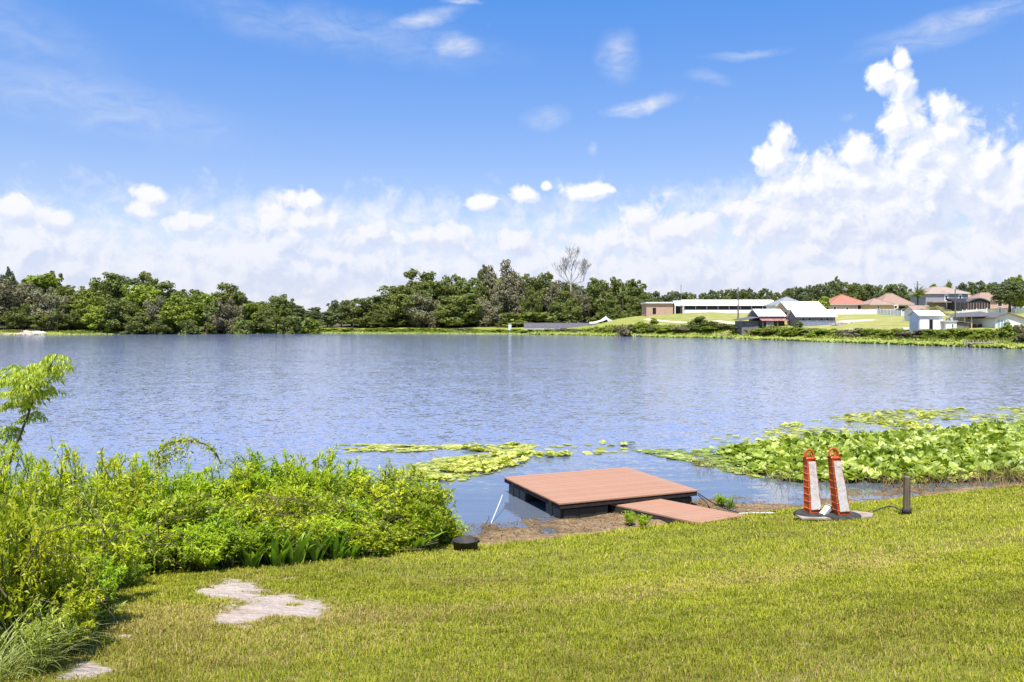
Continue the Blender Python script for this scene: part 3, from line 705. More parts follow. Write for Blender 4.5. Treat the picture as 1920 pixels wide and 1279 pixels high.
# grey-roofed house behind
d = 235; b3 = bld('grey_roofed_house', 'house with grey hipped roof showing above the white metal sheds', 'house', 1455, d, z=Zat(588, d)); w = 58/F*d
MB().box(0, w, 0, 9, -1, Zat(572,d)-b3.location.z-.2).build('wall', M['wall_white'], b3)
hip(b3, w, 9, Zat(572,d)-b3.location.z, Zat(557,d+4.5)-b3.location.z, 'roof_grey', rl=.5, trim='trim')
# pink gabled shed
d = 198; b4 = bld('pink_shed', 'pink gabled shed with bright white metal roof behind the lower shed', 'shed', 1479, d, z=Zat(600, d)); w = 66/F*d; z0 = b4.location.z; D = 9.5
gable_x(b4, w, D, Zat(580,d)-z0, Zat(566.5,d+4.7)-z0, 'wall_pink', 'roof_white', .5)
MB().box(-.06, -.003, 4.2, 5.4, 3.4, 4.5).build('vent', M['wall_tan'], b4); MB().box(-.06, -.003, 1.4, 2.6, -.3, 1.9).build('door', M['dark_opening'], b4)
MB().prism_x([(2.6, Zat(574.2,d+2.6)-z0+.2), (4., Zat(570,d+4)-z0+.22), (4., Zat(570,d+4)-z0+.3), (2.6, Zat(574.2,d+2.6)-z0+.28)], w*.42, w*.5).build('skylight', M['roof_grey'], b4)
# lower white-roofed shed with blue panels
d = 180; b5 = bld('low_shed', 'low shed with white metal roof, grey wall and blue panels by the reeds', 'shed', 1494, d, z=Zat(611, d)); w = 72/F*d; z0 = b5.location.z
gable_x(b5, w, 5.6, Zat(593,d)-z0, Zat(581.5,d+2.8)-z0, 'wall_slate', 'roof_white', .45)
MB().box(.15, w-.15, -.5, -.42, -.3, 1.0).build('fence_panel', M['wall_blue'], b5)
MB().box(.15, w-.15, -.56, -.38, 1.003, 1.12).build('rail', M['galv'], b5)
for i in range(5): MB().box(.1+i*(w-.35)/4, .24+i*(w-.35)/4, -.62, -.565, -.4, 1.25).build('post', M['wall_grey'], b5)
for i, x in enumerate((1.2, 2.6, 5.3, 6.6)): window(b5, x, x+.55, 1.25, 1.75, 0, 'wall_grey', 'glass')
# old grey wooden barn with lean-tos
d = 187; b6 = bld('old_barn', 'old grey wooden barn with white metal roof and rusty red lean-to', 'barn', 1424, d, z=Zat(614, d)); w = 47/F*d; z0 = b6.location.z; D = 8.5
gable_x(b6, w, D, Zat(592.5,d)-z0, Zat(580.5,d+4.2)-z0, 'wall_greywood', 'roof_white', .4)
MB().prism_x([(3, Zat(587,d+3)-z0+.5), (3.9, Zat(584,d+3.9)-z0+.42), (3.9, Zat(584,d+3.9)-z0+.5), (3, Zat(587,d+3)-z0+.58)], w*.2, w*.42).build('skylight', M['roof_grey'], b6)
a = MB(); slab_roof_x(a, -.2, w+.2, -2.6, 1.5, -.05, 2.0, .08); a.build('lean_to_roof', M['roof_rust'], b6)
for x in (0, 1.7, 3.4, w-.15): MB().box(x, x+.15, -2.4, -2.25, -.5, 1.5).build('post', M['wall_greywood'], b6)
MB().box(.9, 2.6, -2.2, -2.1, -.5, 1.35).build('plank_wall', M['wood_pale'], b6)
a = MB(); a.poly([(-4.6,-1,1.55),(-.1,-1.2,2.35),(-.1,6,2.6),(-4.6,6,1.8)]).poly([(-4.6,6,1.88),(-.1,6,2.68),(-.1,-1.2,2.43),(-4.6,-1,1.63)]); a.poly([(-4.6,-1,1.55),(-4.6,-1,1.63),(-.1,-1.2,2.43),(-.1,-1.2,2.35)]); a.poly([(-4.6,-1,1.63),(-4.6,-1,1.55),(-4.6,6,1.8),(-4.6,6,1.88)])
a.build('side_roof', M['roof_dark'], b6)
MB().box(-4.2, -.3, -.3, 5.5, -3, 1.5).build('side_wall', M['wall_greywood'], b6)
# red tiled house
d = 222; b7 = bld('red_roofed_house', 'single storey house with red tiled hip roof and dark screened porch', 'house', 1555, d, z=Zat(589, d)); w = 74/F*d; z0 = b7.location.z; ev = Zat(570.5,d)-z0
MB().box(0, w*.70, 0, 10, -1, ev-.2).build('wall', M['wall_pinkish'], b7); MB().box(w*.70+.003, w, 2.5, 10, -1, ev-.2).build('wall', M['wall_pinkish'], b7)
hip(b7, w, 10, ev, Zat(553,d+5)-z0, 'roof_tile_red', rl=.8)
MB().box(w*.71, w*.985, .12, 2.45, -.6, ev-.22).build('screened_porch', M['screen'], b7)
for x in (w*.70+.01, w*.89, w-.15): MB().box(x, x+.2, -.02, .118, -.6, ev-.2).build('column', M['trim'], b7)
window(b7, 1.2, 1.8, .9, 2.0); window(b7, 4.6, 5.3, .9, 1.8)
# yellow house
d = 216; b8 = bld('yellow_house', 'yellow walled house with pinkish tiled roof right of the red roof', 'house', 1632, d, z=Zat(588, d)); w = 80/F*d; z0 = b8.location.z; ev = Zat(570.5,d)-z0
MB().box(0, w*.66, 0, 10, -1, ev-.2).build('wall', M['wall_yellow'], b8); MB().box(w*.66+.003, w, 1.6, 10, -1, ev-.2).build('wall', M['wall_tan'], b8)
hip(b8, w*.5, 8, ev, Zat(560,d+4)-z0, 'roof_tile_pink', rl=.6); hip(b8, w*.72, 9, ev+.02, Zat(550.5,d+5)-z0, 'roof_tile_pink', x0=w*.30, y0=.8, rl=1.6)
window(b8, 1.9, 2.25, .9, 2.2); window(b8, w*.56, w*.56+.7, 1.4, 2.1); MB().box(w*.68, w*.88, 1.5, 1.58, -.1, 2.).build('garage_door', M['dark_opening'], b8)
a = MB(); a.box(w*.67, w*.90, .9, 1.49, 2.05, 2.3); a.build('porch_beam', M['trim_cream'], b8)
# dark car by the yellow house
X = (1691-CX)/F*211; cz = Zat(588.5, 211)
c = empty('parked_car', (X, 211, cz), .1, 'dark blue car parked in front of the yellow house', 'car')
prof = [(-2.1,.3),(-2.15,.75),(-1.9,.95),(-1.2,1.02),(-.7,1.42),(.7,1.45),(1.35,1.0),(2.05,.85),(2.15,.35)]
MB().prism_y(prof[::-1], -.85, .85).build('body', M['car_paint'], c, bevel=.06)
MB().prism_y([(-1.05,1.03),(-.66,1.36),(.64,1.38),(1.15,1.03)][::-1], -.865, .865).build('window', M['glass'], c)
for x in (-1.35, 1.35):
    for y in (-.86, .66): 
        wl = MB().tube([(x, y, .32), (x, y+.2, .32)], .32, 14).build('wheel', M['rubber'], c); MB().tube([(x, y-.01, .32), (x, y+.02, .32)], .18, 10).build('rim', M['galv'], wl)
# two-storey grey house
d = 230; b9 = bld('two_storey_house', 'two storey grey house with brown hipped roof and arched white window surrounds', 'house', 1736, d, z=Zat(583, d)); w = 79/F*d; z0 = b9.location.z; ev = Zat(549.5,d)-z0
MB().box(0, w, 0, 9, -1.5, ev-.2).build('wall', M['wall_grey'], b9)
hip(b9, w, 9, ev, Zat(538,d+4.5)-z0, 'roof_tile_brown', rl=3.5, trim='trim')
MB().poly([(4.0,-.42,ev+.05),(7.0,-.42,ev+.05),(5.5,2.4,ev+1.15)]).build('front_gable', M['roof_tile_pink'], b9)
for x in (5.6, 9.6): 
    f = window(b9, x, x+.55, ev-2.1, ev-.75, 0, 'trim', 'glass', t=.28); MB().prism_y([(x-.28+.55*0, ev-.47), (x+.83, ev-.47), (x+.6, ev-.25), (x-.05, ev-.25)], -.07, -.01).build('window_arch', M['trim'], f)
hx = w*.5
MB().prism_x([(-4.5,-1.2),(-.05,-1.2),(-.05,3.6),(-4.5,2.3)], hx, w).build('screen_enclosure', M['screen'], b9)
for i in range(6): MB().box(hx+i*(w-hx)/5-.05, hx+i*(w-hx)/5+.05, -4.62, -4.52, -1.2, 2.3).build('screen_post', M['roof_dark'], b9)
MB().box(w*.02, w*.48, -3, -.05, 2.35, 2.6).build('lower_roof', M['roof_tile_brown'], b9)
# tan-roofed house and dark arched screen enclosure behind the right fence
d = 236; b10 = bld('tan_roofed_house', 'house with pinkish tan roof partly hidden by the round tree', 'house', 1835, d, z=Zat(580, d)); w = 60/F*d; z0 = b10.location.z; ev = Zat(563,d)-z0
MB().box(0, w, 0, 9, -1.5, ev-.2).build('wall', M['wall_tan'], b10); hip(b10, w, 9, ev, Zat(549,d+4.5)-z0, 'roof_tile_pink', rl=3)
window(b10, w*.6, w*.72, .9, 1.9)
b10b = bld('cream_house', 'house with cream roof between the grey two storey house and the round tree', 'house', 1800, 245, z=Zat(580, 245)); w = 36/F*245; z0 = b10b.location.z
MB().box(0, w, 0, 7, -1.5, Zat(560,245)-z0-.2).build('wall', M['trim_cream'], b10b); hip(b10b, w, 7, Zat(560,245)-z0, Zat(550,248)-z0, 'roof_tile_brown', rl=.6)
d = 225; b11 = bld('screen_enclosure', 'dark arched pool screen enclosure behind the white fence', 'enclosure', 1817, d, z=Zat(581, d)); w = 42/F*d; z0 = b11.location.z
pts = [(0,-.6),(w,-.6)]+[(w*(1-i/8), Zat(567,d)-z0+ (Zat(560,d)-Zat(567,d))*math.sin(PI*i/8)) for i in range(9)]
MB().prism_y(pts, .6, 3.8).build('mesh_wall', M['screen'], b11)
for i in range(9): MB().box(i*w/8-.05, i*w/8+.05, .48, .58, -.6, Zat(568,d)-z0).build('post', M['wall_tan'], b11)
MB().prism_y(pts[2:]+[(p[0], p[1]+.25) for p in pts[2:][::-1]], .3, 4).build('roof_beam', M['roof_dark'], b11)
# white shed by the water
d = 142; b12 = bld('white_shed', 'small white gabled shed with open dark doorway near the water', 'shed', 1724, d, z=Zat(618, d)); w = 44/F*d; z0 = b12.location.z; ev = Zat(591.3,d)-z0
gable_x(b12, w, 3.6, ev, Zat(583.5,d+1.8)-z0, 'wall_white', 'roof_white', .3)
MB().box(1.75, 2.35, -.05, -.003, -.1, 1.75).build('door', M['dark_opening'], b12)
MB().box(.1, 1.6, -.06, -.003, .05, 1.85).build('double_door', M['trim'], b12); MB().box(.05, 1.66, -.08, -.062, 1.853, 1.95).build('door_track', M['galv'], b12)
a = MB(); a.box(w+.003, w+1.95, -.9, 2.2, -.6, 1.45); a.build('side_room', M['wall_white'], b12)
MB().box(w-.5, w+2.1, -1.1, 2.4, 1.453, 1.55).build('side_roof', M['roof_white'], b12)
window(b12, w+1.1, w+1.32, .35, .95, -.9, 'trim', 'glass', t=.05)
MB().box(w+1.96, w+4.6, -.2, 2.0, -.6, 1.15).build('lean_to_wall', M['wall_greywood'], b12)
MB().prism_y([(w+1.955,1.5),(w+4.8,1.15),(w+4.8,1.22),(w+1.955,1.57)], -.5, 2.3).build('lean_to_roof', M['roof_grey'], b12)
# pale pink hut just behind the shed (under the drooping palm)
b13 = bld('pink_hut', 'pale pink hut half hidden behind the drooping palm', 'hut', 1713, 168, z=Zat(597, 168)); w = 34/F*168; z0 = b13.location.z
gable_x(b13, w, 4, Zat(582,168)-z0, Zat(574,170)-z0, 'wall_white', 'roof_tile_pink', .3)
# carport
d = 150; b14 = bld('carport', 'wide open carport with dark grey roof and yellow posts left of the white cottage', 'carport', 1797, d, z=Zat(616, d)); w = 74/F*d; z0 = b14.location.z
e1 = Zat(595.5,d)-z0; e2 = Zat(585.5,d+5)-z0
a = MB(); a.hexa([(-1.6,0,e1),(w,-.4,e1+.25),(w,5.5,e2+.1),(1.8,5.5,e2-.35),(-1.6,0,e1+.1),(w,-.4,e1+.35),(w,5.5,e2+.2),(1.8,5.5,e2-.25)]); a.build('roof', M['roof_dark'], b14)
for x in (1.3, 2.6): MB().box(x, x+.16, .3, .46, -.6, e1+.1).build('post', M['wall_yellow'], b14)
MB().box(1.9, w-.1, 5.2, 5.35, -.6, e1+.3).build('back_wall', M['wall_white'], b14)
MB().box(w*.72, w*.79, 5.1, 5.19, 0, 1.75).build('door', M['dark_opening'], b14); MB().box(w*.83, w*.93, 5.1, 5.19, 0, 1.75).build('door', M['glass'], b14)
rr = random.Random(4)
for i in range(9):
    x = 2.9+i*.36; h = rr.uniform(.35,.85); q = MB(); q.prism([(x, 1.2), (x+rr.uniform(.3,.5), 1.1), (x+rr.uniform(.25,.45), 1.7), (x-.05, 1.8)], -.5, h)
    tag(link('equipment_heap', q.mesh('equipment_heap', bevel=.05), None, M['junk']), 'dark clutter stacked under the carport roof', 'clutter', 'clutter under the carport').location = b14.location
# white cottage with gable to the lake
d = 147; b15 = bld('white_cottage', 'white cottage with low gable and large bluish curtained glass doors', 'cottage', 1866.5, d, z=Zat(616.5, d)); w = 58/F*d; z0 = b15.location.z
pk = Zat(587.5,d)-z0; e = Zat(597.5,d)-z0; cx = w*.42
MB().prism_y([(0,-.8),(w,-.8),(w,e-.15),(cx,pk),(0,e+.2)], 0, 9).build('wall', M['wall_white'], b15)
MB().prism_y([(-.4,e+.05),(cx,pk+.02),(cx,pk+.18),(-.4,e+.2)], -.5, 9.3).build('roof_slope', M['roof_dark'], b15)
MB().prism_y([(cx+.002,pk+.02),(w+.5,e-.28),(w+.5,e-.12),(cx+.002,pk+.18)], -.5, 9.3).build('roof_slope', M['roof_tile_brown'], b15)
for i in range(4): window(b15, .35+i*.56, .82+i*.56, -.05, 1.55, 0, 'trim', 'glass_blue', t=.045)
# ------------------------------------------------------------------ fences: posts and panels
def fence(name, pts, h, label, pw=2.3, gap=False):
    root = empty(name, (pts[0][0], pts[0][1], gz(*pts[0])), 0, label, 'fence'); o0 = root.location.copy()
    P = [Vector((p[0], p[1], 0)) for p in pts]; seg = []
    for a, b_ in zip(P[:-1], P[1:]):
        n = max(1, round((b_-a).length/pw)); seg += [a+(b_-a)*i/n for i in range(n)]
    seg.append(P[-1])
    for i, p in enumerate(seg):
        p.z = gz(p.x, p.y); q = p-o0
        MB().box(q.x-.07, q.x+.07, q.y-.07, q.y+.07, q.z-.4, q.z+h+.12).build('post', M['fence_white'], root)
    for a, b_ in zip(seg[:-1], seg[1:]):
        a = a-o0; b2 = b_-o0; dr = (b2-a).normalized(); a = a+dr*.075; b2 = b2-dr*.075; nn = Vector((-dr.y, dr.x, 0)).normalized()*.02; mb = MB()
        def board(za, zb, A=a, Bb=b2):
            mb.hexa([A-nn+Vector((0,0,za)), Bb-nn+Vector((0,0,za)), Bb+nn+Vector((0,0,za)), A+nn+Vector((0,0,za)), A-nn+Vector((0,0,zb)), Bb-nn+Vector((0,0,zb)), Bb+nn+Vector((0,0,zb)), A+nn+Vector((0,0,zb))])
        if not gap: board(-.1, h)
        else:
            board(h*.82, h*.92); board(h*.1, h*.2); 
            for k in range(10):
                t0 = (k+.2)/10; A = a.lerp(b2, t0); Bb = a.lerp(b2, t0+.062); board(h*.205, h*.815, A, Bb)
        mb.build('panel', M['fence_white'], root)
    return root
fence('vinyl_fence', [WP(1555,214),WP(1600,212),WP(1645,207),WP(1690,190),WP(1702,192),WP(1714,202)], 1.3, 'tall solid white vinyl fence in front of the red and yellow houses')
fence('picket_fence', [WP(1768,158),WP(1790,164),WP(1812,169),WP(1850,170),WP(1900,170),WP(1960,168),WP(2050,168)], 1.3, 'white picket fence running up the slope behind the carport', 2.4, True)
# ------------------------------------------------------------------ poles
def pole(px, d, yb, yt, r, label, arms=0, leaf=False):
    X = (px-CX)/F*d; z = gz(X, d); h = Zat(yt, d)-z
    o = empty('utility_pole', (X, d, z), .4, label, 'pole'); MB().tube([(0,0,-.5),(0,0,h)], [r, r*.7], 8).build('shaft', M['pole'], o)
    for i in range(arms): MB().box(-1.1, 1.1, -.06, .06, h-.5-i*.9, h-.36-i*.9).build('crossarm', M['pole'], o)
pole(1277, 240, 588, 534, .11, 'thin utility pole in front of the arched canopy')
pole(1384, 205, 592, 539, .20, 'thick dark utility pole in front of the long barn')
pole(1791, 146, 612, 543, .12, 'slim dark utility pole beside the white shed lean-to')
pole(599, 310, 600, 575, .15, 'short pale pole standing among the far trees', 0)
X = (1720.5-CX)/F*520; z = gz(X, 520); h = Zat(527, 520)-z
o = empty('transmission_pole', (X, 520, z), .3, 'distant tall power pole with crossarms above the treeline', 'pole')
MB().tube([(0,0,-1),(0,0,h)], [.4,.25], 8).build('shaft', M['pole'], o)
for k, q in ((2,3),(6,3.6),(10,3)): MB().box(-q, q, -.1, .1, h-k-.2, h-k).build('crossarm', M['pole'], o)
# ------------------------------------------------------------------ sandy track on the hill
def ribbon(name, pts, wd, m, lift=.05):
    P = [Vector((*p, 0)) for p in pts]; Q = []
    for a, b_ in zip(P[:-1], P[1:]):
        for i in range(6): Q.append(a.lerp(b_, i/6))
    Q.append(P[-1]); v = []; f = []
    for i, p in enumerate(Q):
        t = (Q[min(i+1, len(Q)-1)]-Q[max(i-1, 0)]).normalized(); n = Vector((-t.y, t.x, 0)); ww = wd*(.8+.4*float(vnoise(i*.7, 3.1)))
        for s_ in (-1, -.3, .3, 1): q = p+n*ww*.5*s_; v.append((q.x, q.y, gz(q.x, q.y)+lift))
    for i in range(len(Q)-1):
        for j in range(3): f.append((i*4+j+1, i*4+j, i*4+4+j, i*4+5+j))
    me = bpy.data.meshes.new(name); me.from_pydata(v, [], f); return tag(link(name, me, None, m), kind='structure')
ribbon('track', [WP(1212,236),WP(1232,228),WP(1262,220),WP(1300,212),WP(1340,206),WP(1376,198),WP(1400,190)], 2.2, M['sand_track'])
# ------------------------------------------------------------------ collapsed dark tarpaulin structure with white skirts (centre)
d = 262; X0 = (982-CX)/F*d; X1 = (1118-CX)/F*d; z0 = gz(X0, d)+.1
t = empty('tarpaulin_shelter', (X0, d, z0), 0, 'long low dark grey tarpaulin shelter with white hem on the lawn by the water', 'shelter')
w = X1-X0; v = []; f = []; nx = 30
for i in range(nx+1):
    for j, (y, z) in enumerate(((-2.6,.55),(-2.2,1.0),(-.5,2.2),(2,2.55),(4.5,1.2))):
        v.append((w*i/nx, y, z+.18*float(vnoise(i*.6, j*1.3))))
for i in range(nx):
    for j in range(4): f.append((i*5+j, i*5+5+j, i*5+6+j, i*5+1+j))
me = bpy.data.meshes.new('tarpaulin'); me.from_pydata(v, [], f); link('tarpaulin', me, t, M['tarp_grey'])
mb = MB()
for i in range(nx): mb.poly([(w*i/nx,-2.65,.15+.2*float(vnoise(i, 9))),(w*(i+1)/nx,-2.65,.15+.2*float(vnoise(i+1, 9))),(w*(i+1)/nx,-2.62,.75),(w*i/nx,-2.62,.75)])
mb.build('hem', M['cloth_white'], t)
for i in range(7): MB().tube([(w*i/6, -2.5, -.5), (w*i/6, -2.4, 1.0)], .05, 5).build('post', M['galv'], t)
c = empty('draped_sheet', (X1, d-2, gz(X1, d-2)), 0, 'white sheet draped in a curve at the right end of the dark tarpaulin', 'sheet'); v = []; f = []
prof = [(-2.4,.85),(-.6,.95),(1.2,1.5),(2.2,2.2),(3.0,2.8),(3.6,2.1),(4.6,1.5),(6.0,1.25),(8.4,1.15)]
for i, (x, z) in enumerate(prof): v += [(x, -.4, z-.55-.5*(2 < x < 4)), (x, 0, z-.15), (x, .5, z)]
for i in range(len(prof)-1):
    for j in range(2): f.append((i*3+j, i*3+3+j, i*3+4+j, i*3+1+j))
me = bpy.data.meshes.new('cloth'); me.from_pydata(v, [], f); link('cloth', me, c, M['cloth_white'])
for x, zt in ((3.0, 2.7), (2.0, 1.6), (8.3, 1.1)): MB().tube([(x, .55, -.5), (x, .55, zt)], .05, 5).build('post', M['galv'], c)
o = bld('pump_box', 'narrow upright white cabinet at the left end of the dark tarpaulin', 'cabinet', 953.5, 262, rz=.1)
MB().box(0, .95, 0, .8, -.3, 2.5).build('cabinet_body', M['trim'], o, bevel=.05); MB().box(.12, .8, -.05, -.003, .4, 2.1).build('door', M['wall_white'], o); MB().box(-.08, 1.03, -.08, .88, 2.503, 2.62).build('lid', M['trim'], o)
# ------------------------------------------------------------------ left shore: upturned boats on sand, jetty
def canoe(px, d, L, rz, m, label, z=None):
    v = []; f = []; n = 9
    for i in range(n+1):
        t_ = i/n*2-1; wv = .42*math.sqrt(max(0, 1-t_*t_))+.01
        for j in range(7):
            a = PI*j/6; v.append((t_*L/2, wv*math.cos(a), .42*math.sin(a)*(1-.35*abs(t_)**3)*(.3+.7*math.sqrt(max(0,1-t_**4)))+.05))
    for i in range(n):
        for j in range(6): f.append((i*7+j, i*7+7+j, i*7+8+j, i*7+1+j))
    me = bpy.data.meshes.new('hull'); me.from_pydata(v, [], f); me.polygons.foreach_set('use_smooth', [True]*len(f))
    X = (px-CX)/F*d; o = empty('boat', (X, d, gz(X, d)), rz, label, 'boat', 'boats on the far left beach'); link('hull', me, o, m)
    MB().tube([(-L/2,0,.07),(-L/4,0,.44),(0,0,.50),(L/4,0,.44),(L/2,0,.07)], .03, 5).build('keel', m, o)
canoe(75, 247, 3.6, .05, M['boat_white'], 'rightmost cream boat turned over on the far left beach')
canoe(66, 248.5, 3.3, -.1, M['boat_white'], 'middle white boat lying on the far left beach')
canoe(49, 248, 3.2, .1, M['boat_white'], 'leftmost pale boat on the far left beach beside the dark trunks')
def jetty(px0, px1, d, zt, label, n=5, wd=1.0, ph=.0, dz=0):
    X0, X1 = (px0-CX)/F*d, (px1-CX)/F*d
    j = empty('jetty', (X0, d, 0), 0, label, 'jetty'); w = X1-X0
    MB().box(0, w, 0, wd, zt-.1, zt).build('walkway', M['wood_pale'], j)
    for i in range(n):
        for y in (.02, wd-.14): x = i*(w-.12)/(n-1); MB().box(x, x+.12, y, y+.12, -1.2, zt-.103 if not ph else zt-.103).build('piling', M['wood_pale'], j)
        if ph: x = i*(w-.12)/(n-1); MB().box(x, x+.1, -.12, -.02, zt-.3, zt+ph).build('post', M['wood_pale'], j)
jetty(1190, 1222, 209, .55, 'low pale jetty in the pads in front of the green hill')
jetty(1345, 1359, 189, .75, 'short white jetty frame on the far bank left of the old barn', 3, 1, .25)
jetty(1372, 1391, 184, .7, 'thin pale plank landing on the far bank below the utility pole', 3)
jetty(1813, 1884, 119.5, .72, 'longest pale jetty with posts on the right shore', 8, 1.1, .45)
jetty(-10, 85, 241.5, .35, 'weathered long jetty along the far left beach', 9)
# driftwood
X, d = WP(540, 266); o = empty('driftwood', (X, d, .2), 0, 'bleached driftwood branch sticking out of the far left bank', 'driftwood')
MB().tube([(-1.8,0,-.3),(-.9,0,.6),(.3,0,1.0),(2.0,.1,.75)], [.16,.14,.1,.04], 6).tube([(-.9,0,.6),(-.6,.2,1.4)], [.08,.03], 5).build('branch', M['dead_bark'], o)
# rubble heap by the blue shed
X, d = WP(1580, 178); o = empty('rubble_heap', (X, d, gz(X, d)-.05), 0, 'low heap of concrete rubble right of the shed with blue panels', 'rubble')
rr = random.Random(11)
for i in range(16):
    x = rr.uniform(-2.6, 2.6); y = rr.uniform(-1.2, 1.2); s_ = rr.uniform(.25,.6); a = rr.uniform(0, 3)
    mb = MB(); mb.prism([(x+s_*math.cos(a+k)*rr.uniform(.7,1.2), y+s_*math.sin(a+k)*.8) for k in (0,1.3,2.6,3.8,5.1)], -.1, rr.uniform(.2,.6)); mb.build('chunk', M['concrete' if i % 3 else 'wood_pale'], o)
o = bld('small_skiff', 'small white skiff on a dark trailer left of the white shed', 'skiff', 1702, 152)
MB().prism_y([(-1.2,.7),(-1.0,.25),(.8,.25),(1.3,.8)], -.4, .4).build('hull', M['boat_white'], o, bevel=.08); MB().box(-1.3, 1.9, -.1, .1, .1, .2).build('trailer_frame', M['junk'], o)
for y in (-.5,.4): MB().tube([(0,y,.1),(0,y+.12,.1)], .24, 12).build('wheel', M['rubber'], o)

